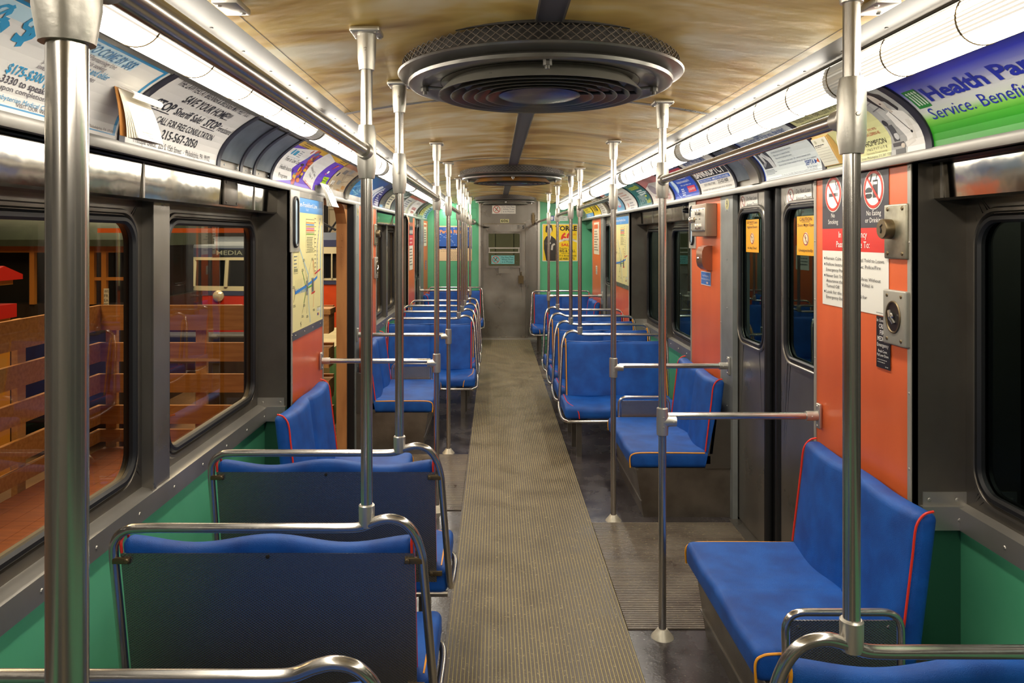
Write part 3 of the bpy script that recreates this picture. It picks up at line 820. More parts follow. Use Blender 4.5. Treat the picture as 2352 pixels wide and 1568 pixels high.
# ------------------------------------------------------------------ seats across the car
def catm(pts, n=5): return sm(pts, n)
def seat(su, sv, kind='bump', red='red', W=.875):
    """local frame: u from the aisle to the wall, v from the back towards the knees; su/sv = -1 or 1"""
    T = lambda p: Vector((p.x * su, p.y * sv, p.z))
    root = thing('bench_seat', (0, 0, 0), '', 'seat')
    zt = .88
    vof = lambda z: .10 * (zt - z) / .58
    def P(u, z, dv=0): return (u, vof(z) + dv, z)
    if kind == 'bump':
        top = [P(-.03 + .03 * (z - .30) / .48, z) for z in (.34, .45, .60, .74)] + [P(.003, .80), P(.022, .862), P(.052, .897), P(.092, .908), P(.13, .900), P(.17, .884), P(.215, .88), P(.30, .88), P(.55, .88), P(.78, .88), P(.835, .872), P(.866, .842), P(W, .79), P(W, .60), P(W, .34)]
    else:
        top = [P(-.03 + .03 * (z - .30) / .48, z) for z in (.34, .45, .60, .74)] + [P(.0, .81), P(.012, .85), P(.045, .878), P(.09, .88), P(.40, .88), P(.78, .88), P(.835, .872), P(.866, .842), P(W, .79), P(W, .60), P(W, .34)]
    low = [(W, .13, .30), (W, .38, .29), (W - .02, .48, .285), (W - .07, .515, .283), (.5, .515, .283), (.06, .515, .283), (-.005, .50, .284), (-.03, .44, .286), (-.034, .30, .292), (-.032, .15, .31)]
    m = MB(T=T); m.tube(catm(top + low + [top[0]], 5)[:-1], .0135, 10, True); m.build('tube_frame', CHROME, root)
    m = MB(T=T); m.tube([(-.02, .098, .30), (W, .098, .30)], .011, 8); m.tube([(.02, .15, .30), (W, .15, .30)], .011, 8); m.build('cross_tube', CHROME, root)
    # embossed rear panel
    m = MB(T=T)
    vs = []
    for i in range(2):
        z = (.325, .805)[i]
        for u in (.022, W - .022): vs.append((u, vof(z) - .006, z))
    vs2 = [(a, b + .004, c) for a, b, c in vs]
    m.add(vs + vs2, [(0, 1, 3, 2), (4, 6, 7, 5), (0, 4, 5, 1), (2, 3, 7, 6), (0, 2, 6, 4), (1, 5, 7, 3)])
    m.build('back_panel', EMBOSS, root, False)
    for u0, u1, us in ((0.0, .05, .042), (W - .05, W, W - .042)):
        for z in (.785, .39):
            m = MB(T=T); y = vof(z) - .012
            m.rbox(u0, u1, y - .002, y + .008, z - .009, z + .009, .002, k=1)
            m.dome((us, y - .004, z), (0, -1, 0), .008)
            m.build('clip', BRASS, root)
    m = MB(T=T); m.dome((W / 2, vof(.795) - .007, .795), (0, -1, 0), .006); m.build('screw', DSCREW, root)
    # back cushion with a wavy crest and a centre crease
    def dback(p):
        u, v, z = p
        a = u / W
        crest = (.012 if sv > 0 else .003) * math.cos(a * 4 * PI) if z > .7 else 0
        k = max(0, (z - .66) / .17)
        z2 = z + crest * min(1, k)
        crease = .012 * math.exp(-((u - W / 2) / .012) ** 2) if v > .05 else 0
        belly = .010 * math.sin(min(1, abs(a * 2 - 1)) * PI) if v > .05 else 0
        lean = .10 * (zt - z) / .58
        wedge = -.015 * (z - .38) / .45 if v > .05 else 0
        return (u, v + lean - crease + belly + wedge, z2)
    m = MB(T=T); m.rbox(.026, W - .02, -.001, .062, .385, .832, .024, 28, 1, 12, 3, dback); bc = m.build('back_cushion', VINYL, root)
    # seat cushion with a dip for each sitter
    def dseat(p):
        u, v, z = p; a = u / W
        if z > .36: z = z + .010 * (-math.cos(a * 4 * PI)) * -.6 + .006 - .012 * max(0, (v - .40) / .1) ** 2
        if abs(u - W / 2) < .02 and z > .36: z -= .007 * math.exp(-((u - W / 2) / .01) ** 2)
        return (u, v, z)
    m = MB(T=T); m.rbox(-.02, W - .01, .085, .525, .30, .395, .028, 28, 10, 1, 3, dseat); sc = m.build('seat_cushion', VINYL, root)
    # piping
    c = {'red': RED, 'yellow': YEL}[red]
    for u in (.030, W - .024):
        m = MB(T=T)
        pts = [(u, vof(z) + .062 - .015 * (z - .38) / .45, z) for z in (.40, .50, .60, .70, .78)] + [(u, vof(.835) + .040, .842), (u, vof(.85) + .018, .850), (u, vof(.84) + .0, .835), (u, vof(.80) - .002, .806)]
        m.tube(catm(pts, 4), .0042, 6); m.build('back_piping', c, bc)
    m = MB(T=T)
    m.tube(catm([(.006, .11, .404), (.006, .25, .405), (.008, .39, .405), (.024, .455, .400), (.058, .502, .386), (.082, .524, .355), (.09, .5275, .305)], 5), .0042, 6)
    m.build('seat_piping', RED if red == 'yellow' else YEL, sc)
    # pedestal legs
    for v in (.44,):
        m = MB(T=T); m.box(.075, .115, v - .018, v + .018, 0, .28); m.box(.03, .16, v - .03, v + .04, .262, .285); m.build('leg', DSTEEL, root, False)
    m = MB(T=T); m.box(.065, .10, .16, .19, 0, .28); m.build('leg', DSTEEL, root, False)
    m = MB(T=T); m.box(W - .02, W + .09, .13, .45, .255, .285); m.build('wall_bracket', DSTEEL, root, False)
    return root
XA = {-1: -.2055, 1: .5565}
rows = [
 (-1, 1, .668, 'bump', 'red', 'blue seat below the blurred pole, mostly out of frame at lower left'),
 (-1, 1, 1.388, 'bump', 'red', 'left seat whose chrome rail just rises over the bottom edge of the picture'),
 (-1, 1, 2.096, 'bump', 'red', 'large seat back at lower left, dark embossed steel with a wavy blue crest'),
 (-1, 1, 2.821, 'bump', 'red', 'dark-backed left seat directly behind the lower-left one, before the side bench'),
 (1, 1, 1.47, 'bump', 'yellow', 'seat at the bottom right corner, blue crest under a bent chrome rail'),
 (-1, -1, 7.43, 'bump', 'red', 'first left-hand seat beyond the open doorway, facing the viewer'),
 (-1, -1, 8.11, 'bump', 'yellow', 'second left-hand seat beyond the open doorway'),
 (-1, -1, 8.80, 'bump', 'red', 'third left-hand seat beyond the open doorway'),
 (-1, -1, 9.52, 'bump', 'yellow', 'fourth and last bent-rail seat on the left, far end'),
 (1, -1, 6.22, 'bump', 'yellow', 'first right-hand seat facing the viewer, front cushion fully in view'),
 (1, -1, 6.93, 'bump', 'yellow', 'second right-hand seat facing the viewer'),
 (1, -1, 7.65, 'bump', 'yellow', 'third right-hand seat facing the viewer, no pole on its rail'),
 (1, -1, 8.33, 'bump', 'red', 'fourth right-hand seat facing the viewer, red piping'),
 (-1, -1, 12.0, 'flat', 'red', 'square-railed seat against the green end wall, left of the end door'),
 (1, -1, 11.20, 'flat', 'red', 'square-railed seat right of the end door under the yellow poster'),
]
protos = {}
for sd, sv, y, kd, rd, lb in rows:
    key = (sd, sv, kd, rd)
    if key not in protos: o = protos[key] = seat(sd, sv, kd, rd)
    else: o = copy_tree(protos[key])
    o.location = (XA[sd], y, 0)
    o['label'] = lb; o['group'] = 'double seats across the car'

# ------------------------------------------------------------------ benches along the wall
def bench(sd, y0, y1, hoop_far, label):
    """hoop_far: 1 = armrest hoop at the far end, -1 = at the near end"""
    base = Vector((PX[sd], y0, 0)); L = y1 - y0
    T = lambda p: Vector((-sd * p.y, p.x, p.z))       # local: x along the car, y out from the wall
    root = thing('side_bench', base, label, 'bench', 'blue benches along the side walls')
    D = .615
    def db(p):
        x, y, z = p
        lean = .055 * (.83 - z) / .45
        crease = .010 * math.exp(-((x - L / 2) / .012) ** 2) if y > .08 else 0
        belly = .012 * math.sin(min(1, abs(x / L * 2 - 1)) * PI) if y > .08 else 0
        zz = z + (.004 * math.cos(x / L * 4 * PI) if z > .75 else 0)
        return (x, y + lean - crease + belly, zz)
    m = MB(T=T); m.rbox(0, L, .035, .105, .36, .825, .026, 26, 1, 12, 3, db); bc = m.build('back_cushion', VINYL, root)
    def ds(p):
        x, y, z = p
        if z > .36: z += .007 * math.cos(x / L * 4 * PI + PI) * -1 + .003 - .010 * math.exp(-((x - L / 2) / .012) ** 2) * .6
        return (x, y, z)
    m = MB(T=T); m.rbox(0, L, .10, D, .298, .392, .028, 26, 12, 1, 3, ds); sc = m.build('seat_cushion', VINYL, root)
    for x in (.004, L - .004):
        m = MB(T=T)
        pts = [(x, .105 + .055 * (.83 - z) / .45, z) for z in (.40, .5, .6, .7, .79)] + [(x, .085, .828), (x, .055, .838)]
        m.tube(catm(pts, 4), .0042, 6); m.build('back_piping', RED, bc)
        m = MB(T=T)
        m.tube(catm([(x, .16, .390), (x, .35, .392), (x, .54, .392), (x, .595, .384), (x, .614, .36), (x, .612, .303)], 5), .0042, 6); m.build('seat_piping', YEL, sc)
    # steel box below
    m = MB(T=T)
    m.prof_y([(0, 0), (0, .298)] if False else [(.01, .02), (.01, .02)], 0, 0) if False else None
    yb, yt = .53, .575
    vs = []
    for x in (.012, L - .012): vs += [(x, .0, 0), (x, yb, 0), (x, yt, .298), (x, .0, .298)]
    m.add(vs, [(0, 1, 2, 3), (4, 7, 6, 5), (0, 4, 5, 1), (1, 5, 6, 2), (2, 6, 7, 3), (3, 7, 4, 0)])
    sb = m.build('steel_box', EMB2, root, False)
    m = MB(T=T)
    for i in range(34):
        x = .06 + (L - .12) * i / 33
        m.add([(x, yt + .001, .275), (x + .008, yt + .001, .275), (x + .008, yt - .003, .245), (x, yt - .003, .245)], [(0, 1, 2, 3)])
    m.build('vent_slots', RUBBER, sb, False)
    m = MB(T=T); m.box(.0, L, yt - .012, yt + .004, .288, .299); m.build('edge_trim', STEEL, sb, False)
    m = MB(T=T); m.box(0, L, yb + .012, yb + .022, .10, .106); m.build('edge_trim', STEEL, sb, False)
    if hoop_far > 0:
        m = MB(T=T); m.add([(0, 0, .298), (0, .16, .298), (0, .10, .60), (0, 0, .62), (.012, 0, .298), (.012, .16, .298), (.012, .10, .60), (.012, 0, .62)], [(0, 1, 2, 3), (4, 7, 6, 5), (0, 4, 5, 1), (1, 5, 6, 2), (2, 6, 7, 3), (3, 7, 4, 0)])
        m.build('end_plate', DSTEEL, root, False)
    if not hoop_far: return root
    xe = L + .02 if hoop_far > 0 else -.02
    m = MB(T=T); m.tube(fillet([(xe, .53, .12), (xe, .53, .535), (xe, .17, .535), (xe, .17, .12)], .06, 6), .012, 10)
    m.build('armrest_hoop', CHROME, root)
    m = MB(T=T); m.box(xe - .003, xe + .003, .185, .515, .12, .51)
    for a, b in ((.21, .49), (.49, .49), (.21, .16), (.49, .16)): m.dome((xe - .003, a, b), (-1, 0, 0), .007); m.dome((xe + .003, a, b), (1, 0, 0), .007)
    m.build('armrest_panel', EMBOSS, root, False)
    return root
EMB2 = mat('bench_box_steel', '857c70', .38, .75, var=(5, '5c5348', .8), bump=(230, .6))
bench(-1, 3.60, 4.50, -1, 'blue bench beside the open doorway, backed by the orange panel under the route map')
bench(-1, 5.92, 6.80, 1, 'blue bench just past the open left doorway')
bench(-1, 11.06, 11.42, 0, 'small far blue bench in the left corner by the green end wall')
bench(1, 2.33, 3.19, -1, 'large blue bench at right below the passenger notice, closest to the viewer')
bench(1, 4.50, 5.38, 1, 'blue bench beyond the right-hand doors, below the control box')
bench(1, 9.84, 10.55, 1, 'small far blue bench on the right, beside the far doors')

# ------------------------------------------------------------------ poles and rails
R_P = .0165
def tee(m, x, y, z, h=.15, r=.027):
    m.lathe([(R_P, -h / 2), (r * .82, -h / 2), (r, -h / 2 + .03), (r, h / 2 - .03), (r * .82, h / 2), (R_P, h / 2)], (x, y, z), n=16)
def pole(x, y, foot, label, collars=(), side=0, xt=None):
    root = thing('grab_pole', (x, y, foot), label, 'pole', 'vertical steel poles')
    zt = ceil_z(x) - .004; H = zt - foot
    m = MB(); m.tube([(0, 0, 0), (0, 0, H)], R_P, 18); m.build('tube', CHROME, root)
    m = MB(); m.rbox(-.042, .042, -.042, .042, H - .016, H, .006, k=2)
    m.lathe([(R_P, H - .115), (.0215, H - .115), (.0255, H - .085), (.027, H - .03), (.027, H - .014)], (0, 0, 0), n=18)
    for a in (-1, 1):
        for b in (-1, 1): m.dome((a * .032, b * .032, H - .016), (0, 0, -1), .007)
    m.dome((0, -.026, H - .06), (0, -1, 0), .005)
    m.build('ceiling_flange', ALUM, root)
    if foot < .05:
        m = MB(); m.lathe([(.048, 0), (.046, .004), (.026, .028), (.020, .036), (R_P, .036)], (0, 0, 0), n=22); m.build('floor_flange', FLANGE, root)
    else:
        m = MB(); m.lathe([(.0, -.005), (.019, -.005), (.022, .01), (.0225, .055), (.019, .058), (R_P, .058)], (0, 0, 0), n=18); m.build('socket', ALUM, root)
    for z in collars:
        m = MB(); tee(m, 0, 0, z - foot)
        m.dome((0, -.026, z - foot), (0, -1, 0), .005)
        m.build('collar', ALUM, root)
    if side:
        z = 1.7 - .785 - foot
        m = MB(); m.lathe([(R_P, -.06), (.024, -.056), (.025, -.03), (.025, .03), (.024, .056), (R_P, .06)], (0, 0, z), n=16)
        m.lathe([(.026, 0), (.024, side * .02), (.021, side * .035), (.021, side * .058)], (0, 0, z), 'x', 14)
        for a, b in ((.0, .02), (.0, -.02), (side * .045, 0)): m.dome((a, -.0245 if a == 0 else -.020, z + b), (0, -1, 0), .0045)
        m.build('tee_joint', ALUM, root)
    return root
GZ = EYE + .238
fz = .888
pole(-.362, .63, fz, 'blurred pole closest to the viewer at the left edge', [GZ])
pole(-.362, 2.10, fz, 'pole rising from the lower-left seat rail', [GZ])
pole(-.362, 2.82, fz, 'pole rising from the second left-hand seat rail', [GZ])
pole(-.362, 4.62, 0, 'floor pole at the near side of the open left doorway, cross bar attached', [GZ], -1)
pole(-.366, 5.85, 0, 'floor pole at the far side of the open left doorway, cross bar attached', [GZ], -1)
pole(-.362, 7.43, fz, 'pole on the rail of the first left seat past the doorway', [GZ])
pole(-.358, 8.11, fz, 'pole on the rail of the second left seat past the doorway', [GZ])
pole(-.360, 8.80, fz, 'pole on the rail of the third left seat past the doorway', [GZ])
pole(-.364, 9.52, fz, 'pole on the rail of the last bent-rail left seat', [GZ])
pole(-.362, 10.77, 0, 'farthest left-hand pole, standing on the floor by the far doors', [GZ], -1)
pole(.704, 1.47, fz, 'thick pole at right rising from the bottom right seat rail', [GZ])
pole(.711, 3.163, 0, 'floor pole with a round white foot in the right foreground', [GZ], 1)
pole(.709, 4.459, 0, 'floor pole with a white foot at the far side of the right-hand doors', [GZ], 1)
pole(.709, 6.22, fz, 'pole on the rail of the first right seat facing the viewer', [GZ])
pole(.705, 6.93, fz, 'pole on the rail of the second right seat facing the viewer', [GZ])
pole(.700, 8.33, fz, 'pole on the rail of the fourth right seat facing the viewer', [GZ])
pole(.705, 9.78, 0, 'farthest right-hand pole, on the floor by the far doors', [GZ], 1)
def rail(x, y0, y1, label, wall=None):
    root = thing('overhead_rail', (x, (y0 + y1) / 2, GZ), label, 'grab rail', 'overhead grab rails')
    a, b = y0 - (y0 + y1) / 2 + .012, y1 - (y0 + y1) / 2 - .012
    m = MB(); m.tube([(0, a, 0), (0, b, 0)], R_P, 16); m.build('tube', CHROME, root)
    for e, d in ((a, 1), (b, -1)):
        if wall and d < 0:
            m = MB(); m.lathe([(.045, b + .01), (.045, b), (.025, b - .012), (.022, b - .05), (R_P, b - .05)], (0, 0, 0), 'y', 16)
        else:
            m = MB(); m.lathe([(.019, e + d * .008), (.024, e + d * .014), (.0215, e + d * .055), (R_P, e + d * .055)], (0, 0, 0), 'y', 16)
            m.dome((0, e + d * .035, -.021), (0, 0, -1), .004)
        m.build('socket', ALUM, root)
rail(-.362, .63, 2.10, 'overhead rail at upper left between the blurred pole and the next one')
rail(-.362, 2.82, 4.62, 'overhead rail leading to the near pole of the open left doorway')
rail(-.364, 5.85, 7.43, 'left overhead rail starting at the far doorway pole')
rail(-.360, 8.11, 9.52, 'short left overhead rail above the last seats')
rail(-.362, 10.77, YE, 'left overhead rail fixed to the green end wall', True)
rail(.707, 1.47, 3.163, 'overhead rail at upper right between the two nearest right-hand poles')
rail(.709, 4.459, 6.22, 'second overhead rail on the right, past the doors')
rail(.703, 6.93, 8.33, 'third overhead rail on the right, above the seats')
rail(.705, 9.78, YE, 'right overhead rail fixed to the end wall beside the door', True)
def crossbar(sd, y, x0, label):
    z = EYE - .785; x1 = PX[sd] - sd * .008; xa = x0 + sd * .045
    root = thing('door_bar', ((xa + x1) / 2, y, z), label, 'hand bar', 'horizontal bars beside the doors')
    B = Vector(root.location); T = lambda v: v - B
    m = MB(T=T); m.tube([(xa, y, z), (x1 - sd * .02, y, z)], .0155, 14); m.build('tube', CHROME, root)
    m = MB(T=T); m.lathe([(.0165, 0), (.021, -sd * .0), (.021, -sd * .05), (.016, -sd * .05)], (x1 - sd * .012, y, z), 'x', 14)
    m.rbox(min(x1 - sd * .012, x1 + sd * .004), max(x1 - sd * .012, x1 + sd * .004), y - .016, y + .016, z - .055, z + .055, .006, k=2)
    for q in (-.042, .042): m.dome((x1 - sd * .012, y, z + q), (-sd, 0, 0), .006)
    m.dome((x1 - sd * .04, y - .021, z), (0, -1, 0), .004)
    m.build('wall_bracket', ALUM, root)
crossbar(-1, 4.70, -.362, 'horizontal bar at the near side of the open left doorway')
crossbar(-1, 5.95, -.366, 'horizontal bar at the far side of the open left doorway')
crossbar(-1, 10.85, -.362, 'farthest left horizontal bar by the far doors')
crossbar(1, 3.26, .711, 'horizontal bar in the right foreground, from the white-footed pole to the orange panel')
crossbar(1, 4.52, .709, 'horizontal bar on the far side of the right-hand doors')
crossbar(1, 9.84, .705, 'farthest right horizontal bar by the far doors')
# ------------------------------------------------------------------ printed matter
TXT = {}
def text2d(s, bold=0.0):
    key = (s, bold)
    if key in TXT: return TXT[key]
    cu = bpy.data.curves.new('t', 'FONT'); cu.body = s; cu.size = 1.0; cu.resolution_u = 2; cu.offset = bold
    o = bpy.data.objects.new('t', cu); me = o.to_mesh()
    vs = [(v.co.x, v.co.y) for v in me.vertices]; fs = [tuple(p.vertices) for p in me.polygons]
    o.to_mesh_clear(); bpy.data.objects.remove(o); bpy.data.curves.remove(cu)
    TXT[key] = (vs, fs); return TXT[key]
def printed(name, fmap, W, H, bg, items, label, cat, group=None, curved=0, base=.0015, parent=None, mt=None):
    """fmap(u, v, off) -> point; u to the right in reading direction 0..W, v up 0..H (metres on the card)"""
    bm = bmesh.new(); cl = bm.loops.layers.float_color.new('Col')
    def put(vs, fs, col, lay):
        b2 = bmesh.new(); l2 = b2.loops.layers.float_color.new('Col')
        bv = [b2.verts.new((x, y, 0)) for x, y in vs]
        for f in fs:
            try: ff = b2.faces.new([bv[i] for i in f])
            except ValueError: continue
            for lp in ff.loops:
                c = col(lp.vert.co.x, lp.vert.co.y) if callable(col) else col
                lp[l2] = (*c, 1)
        if curved:
            for k in range(1, curved):
                y = H * k / curved
                ys = [v.co.y for v in b2.verts]
                if ys and min(ys) < y - 1e-5 and max(ys) > y + 1e-5:
                    bmesh.ops.bisect_plane(b2, geom=b2.verts[:] + b2.edges[:] + b2.faces[:], plane_co=(0, y, 0), plane_no=(0, 1, 0), dist=1e-6)
        off = base + lay * .00035
        mp = {}
        for v in b2.verts: mp[v] = bm.verts.new(fmap(v.co.x, v.co.y, off))
        for f in b2.faces:
            nf = bm.faces.new([mp[v] for v in f.verts])
            for a, b in zip(nf.loops, f.loops):
                a[cl] = (*(col(b.vert.co.x, b.vert.co.y) if callable(col) else col), 1)
        b2.free()
    C = lambda c: (hexc(c) if isinstance(c, str) else c)
    put([(0, 0), (W, 0), (W, H), (0, H)], [(0, 1, 2, 3)], bg if callable(bg) else C(bg), 0)
    for it in items:
        k = it[0]
        if k == 'r':      # rect u0 v0 u1 v1 colour [layer]
            _, a, b, c, d, col = it[:6]; put([(a, b), (c, b), (c, d), (a, d)], [(0, 1, 2, 3)], col if callable(col) else C(col), it[6] if len(it) > 6 else 1)
        elif k == 'p':    # polygon
            put(it[1], [tuple(range(len(it[1])))], C(it[2]), it[3] if len(it) > 3 else 2)
        elif k == 'e':    # ellipse cu cv ru rv colour [layer]
            _, a, b, c, d, col = it[:6]; n = 28
            put([(a + c * math.cos(2 * PI * i / n), b + d * math.sin(2 * PI * i / n)) for i in range(n)], [tuple(range(n))], C(col), it[6] if len(it) > 6 else 2)
        elif k == 'o':    # ring cu cv ru rv width colour [layer]
            _, a, b, c, d, wd, col = it[:7]; n = 32; vs = []; 
            for i in range(n):
                t = 2 * PI * i / n; vs.append((a + c * math.cos(t), b + d * math.sin(t))); vs.append((a + (c - wd) * math.cos(t), b + (d - wd) * math.sin(t)))
            put(vs, [(2 * i, 2 * ((i + 1) % n), 2 * ((i + 1) % n) + 1, 2 * i + 1) for i in range(n)], C(col), it[7] if len(it) > 7 else 4)
        elif k == 'l':    # line through points, width, colour
            pts, wd, col = it[1], it[2], it[3]; vs = []; fs = []
            for i in range(len(pts) - 1):
                (x0, y0), (x1, y1) = pts[i], pts[i + 1]; L = math.hypot(x1 - x0, y1 - y0) or 1; nx, ny = -(y1 - y0) / L * wd / 2, (x1 - x0) / L * wd / 2
                o = len(vs); vs += [(x0 + nx, y0 + ny), (x0 - nx, y0 - ny), (x1 - nx, y1 - ny), (x1 + nx, y1 + ny)]; fs.append((o, o + 1, o + 2, o + 3))
            put(vs, fs, C(col), it[4] if len(it) > 4 else 3)
        elif k == 't':    # text string u v height colour opts
            _, s, u, v, h, col = it[:6]; op = it[6] if len(it) > 6 else {}
            vs, fs = text2d(s, op.get('b', 0)); 
            if not vs: continue
            sx = op.get('sx', 1) * h / .70; sy = h / .70
            x0 = min(p[0] for p in vs); x1 = max(p[0] for p in vs); wd = (x1 - x0) * sx
            if 'w' in op: sx *= op['w'] / wd; wd = op['w']
            al = op.get('a', 'l'); du = {'l': 0, 'c': -wd / 2, 'r': -wd}[al]
            sh = op.get('sh', 0); an = op.get('rot', 0); ca, sa = math.cos(an), math.sin(an)
            out = []
            for x, y in vs:
                X, Y = (x - x0) * sx + du + sh * y * sy, y * sy
                out.append((u + X * ca - Y * sa, v + X * sa + Y * ca))
            put(out, fs, C(col), op.get('lay', 5))
        elif k == 'g':    # rows of fine print: u0 v_top u1 rows pitch height colour
            _, a, b, c, rows_, p, h, col = it[:8]; rnd = random.Random(len(items) * 7 + rows_)
            for i in range(rows_):
                e = c - (c - a) * rnd.uniform(0, .35); x = a
                while x < e:
                    wl = rnd.uniform(1.5, 4.5) * h; put([(x, b - i * p - h), (min(e, x + wl), b - i * p - h), (min(e, x + wl), b - i * p), (x, b - i * p)], [(0, 1, 2, 3)], C(col), 3); x += wl + h * .8
    me = bpy.data.meshes.new(name)
    bm.to_mesh(me); bm.free(); me.materials.append(mt or (CARD if curved else PRINT))
    # face the aisle
    o = bpy.data.objects.new(name, me); COL.objects.link(o)
    if parent: o.parent = parent
    else: tag(o, label, cat, group)
    return o
def prohib(cx, cy, r, glyph, ring='d8311f', lay=2, bgc='f2efe6'):
    its = [('e', cx, cy, r * 1.06, r * 1.06, 'f2efe6', lay), ('e', cx, cy, r * .86, r * .86, bgc, lay + 1)] + glyph
    its += [('o', cx, cy, r, r, r * .16, ring, lay + 4), ('l', [(cx - r * .64, cy + r * .64), (cx + r * .64, cy - r * .64)], r * .15, ring, lay + 4)]
    return its
def walker(cx, cy, s, col='2a2a2a'):
    return [('e', cx, cy + .62 * s, .15 * s, .15 * s, col, 4), ('l', [(cx, cy + .45 * s), (cx - .02 * s, cy - .05 * s)], .22 * s, col, 4),
            ('l', [(cx - .02 * s, cy - .02 * s), (cx - .25 * s, cy - .35 * s), (cx - .3 * s, cy - .7 * s)], .13 * s, col, 4),
            ('l', [(cx, cy - .02 * s), (cx + .25 * s, cy - .3 * s), (cx + .2 * s, cy - .7 * s)], .13 * s, col, 4),
            ('l', [(cx, cy + .38 * s), (cx + .34 * s, cy + .12 * s), (cx + .42 * s, cy + .4 * s)], .09 * s, col, 4),
            ('l', [(cx, cy + .38 * s), (cx - .3 * s, cy + .1 * s)], .09 * s, col, 4)]

# ---- adverts in the curved racks; CH_ = card height along the curve
CHT = .27
def rack(sd, y0, y1):
    """reading direction: away from the viewer on the left wall, towards the viewer on the right"""
    def f(u, v, off):
        s = 1 - v / CHT; y = y0 + u if sd < 0 else y1 - u
        return covept(sd, min(1, max(0, s)), off, y)
    return f
def ad(sd, y0, y1, bg, items, label, group=None):
    g = 'advert cards in the %s rack' % ('left' if sd < 0 else 'right')
    return printed('advert_card', rack(sd, y0, y1), y1 - y0, CHT, bg, items, label, 'advert', g, curved=10, base=.003)
# dark divider strips and empty steel slots
DIV = mat('divider_strip', '2a2a36', .4, .3)
def divider(sd, y, wd=.03, bracket=False):
    m = MB(); N = 10
    a = [covept(sd, i / N, .0025, 0) for i in range(N + 1)]; b = [covept(sd, i / N, .009 if not bracket else .02, 0) for i in range(N + 1)]
    m.prof_y([(p.x, p.z) for p in a] + [(p.x, p.z) for p in reversed(b)], y - wd / 2, y + wd / 2)
    S('trim_19', m, DIV if not bracket else STEEL)
def V(s): return CHT * (1 - s)

# 1: clinic card, upper left
B1 = '2f8fc4'
y0 = .76; U = lambda y: y - y0
blu = '3d9fd0'
ad(-1, y0, 2.20, 'ece9e4', [
    ('r', .02, V(.05), 1.425, V(.02), B1), ('r', .02, V(.945), 1.425, V(.915), B1), ('r', 1.41, V(.94), 1.425, V(.03), B1), ('r', .02, V(.94), .035, V(.03), B1),
    ('r', U(1.30), V(.17), U(2.04), V(.055), 'c3e2f0', 2),
    ('t', 'HARD TO COME BY $$$', U(2.03), V(.155), .024, '2a78b0', {'a': 'r', 'sh': .25, 'b': .01, 'w': .30}),
    ('t', "ham's Clinical Pharmacology Unit", U(1.98), V(.215), .013, '6e6470', {'a': 'r', 'w': .22}),
    ('t', 'Medical Center is seeking', U(1.955), V(.27), .013, '6e6470', {'a': 'r', 'w': .19}),
    ('t', 'females 18 years and older', U(2.0), V(.345), .019, blu, {'a': 'r', 'w': .24, 'b': .012}),
    ('t', 'pharmacology research studies', U(1.96), V(.41), .014, '6e6470', {'a': 'r', 'w': .22}),
    ('t', 'investigational medications', U(1.915), V(.47), .014, '6e6470', {'a': 'r', 'w': .18}),
    ('t', '$175-$300 per study', U(1.655), V(.60), .026, blu, {'w': .26, 'b': .02}),
    ('t', 'Call 215-823-3330 to speak to a nurse', U(1.50), V(.70), .020, '5a5660', {'w': .44, 'b': .01}),
    ('t', 'Payment based upon completion of study', U(1.50), V(.77), .015, '5a5660', {'w': .42}),
    ('t', 'Presbyterian Medical Center', U(1.64), V(.865), .014, blu, {'w': .24, 'sh': .25}),
    ('t', 'VISIT OUR WEBSITE', U(1.73), V(.905), .012, '5a5660', {'w': .16}),
    ('t', '51 North 39th Street, Philadelphia, PA 19104', U(2.17), V(.905), .010, '7a6a60', {'a': 'r', 'w': .26, 'sh': .25}),
    ('t', '$', U(1.50), V(.50), .085, blu, {'b': .03}), ('t', '$', U(1.60), V(.34), .075, blu, {'b': .03, 'rot': .4}), ('t', '$', U(1.47), V(.26), .06, blu, {'b': .03, 'rot': -.4}),
], 'white clinic card with blue border reading HARD TO COME BY in the left rack')
# pad of tear-off slips hanging on it
m = MB()
pb = covept(-1, .34, .004, 0)
root = thing('slip_pad', (pb.x, 2.13, pb.z - .06), 'white tear-off slip pad on brown backing, hanging from the clinic card', 'note pad')
B = Vector(root.location)
m = MB(T=lambda v: v - B); ys = (2.03, 2.27)
def sheet(m, k0, k1, y0_, y1_, n=6, t=.002, bow=.015):
    vs = []
    for i in range(n + 1):
        q = i / n; x = k0[0] + (k1[0] - k0[0]) * q + bow * math.sin(q * PI); z = k0[1] + (k1[1] - k0[1]) * q
        vs.append((x, z))
    m.prof_y([(x, z) for x, z in vs] + [(x - t, z) for x, z in reversed(vs)], y0_, y1_)
x0, z0 = covept(-1, .36, .006, 0).x, covept(-1, .36, .006, 0).z
sheet(m, (x0, z0), (x0 + .015, z0 - .135), 2.05, 2.205, bow=.004)
m.build('backing_card', mat('brown_card', 'a06a30', .6), root)
m = MB(T=lambda v: v - B)
for i in range(5): sheet(m, (x0 + .006, z0 - .004), (x0 + .03 + i * .006, z0 - .14), 2.06 + i * .002, 2.215 + i * .003, bow=.006)
m.build('slips', mat('slip_paper', 'efe9da', .6), root)
m = MB(T=lambda v: v - B); sheet(m, (x0 + .012, z0 + .002), (x0 + .045, z0 - .03), 2.06, 2.235, t=.003, bow=.02); m.build('torn_strip', mat('slip_paper', 'efe9da', .6), root)
def fpad(u, v, off):
    q = 1 - v / .135
    return Vector((x0 + .006 + (.048) * q + .006 * math.sin(q * PI) + .001 + off, 2.068 + u, z0 - .004 - .136 * q)) - B
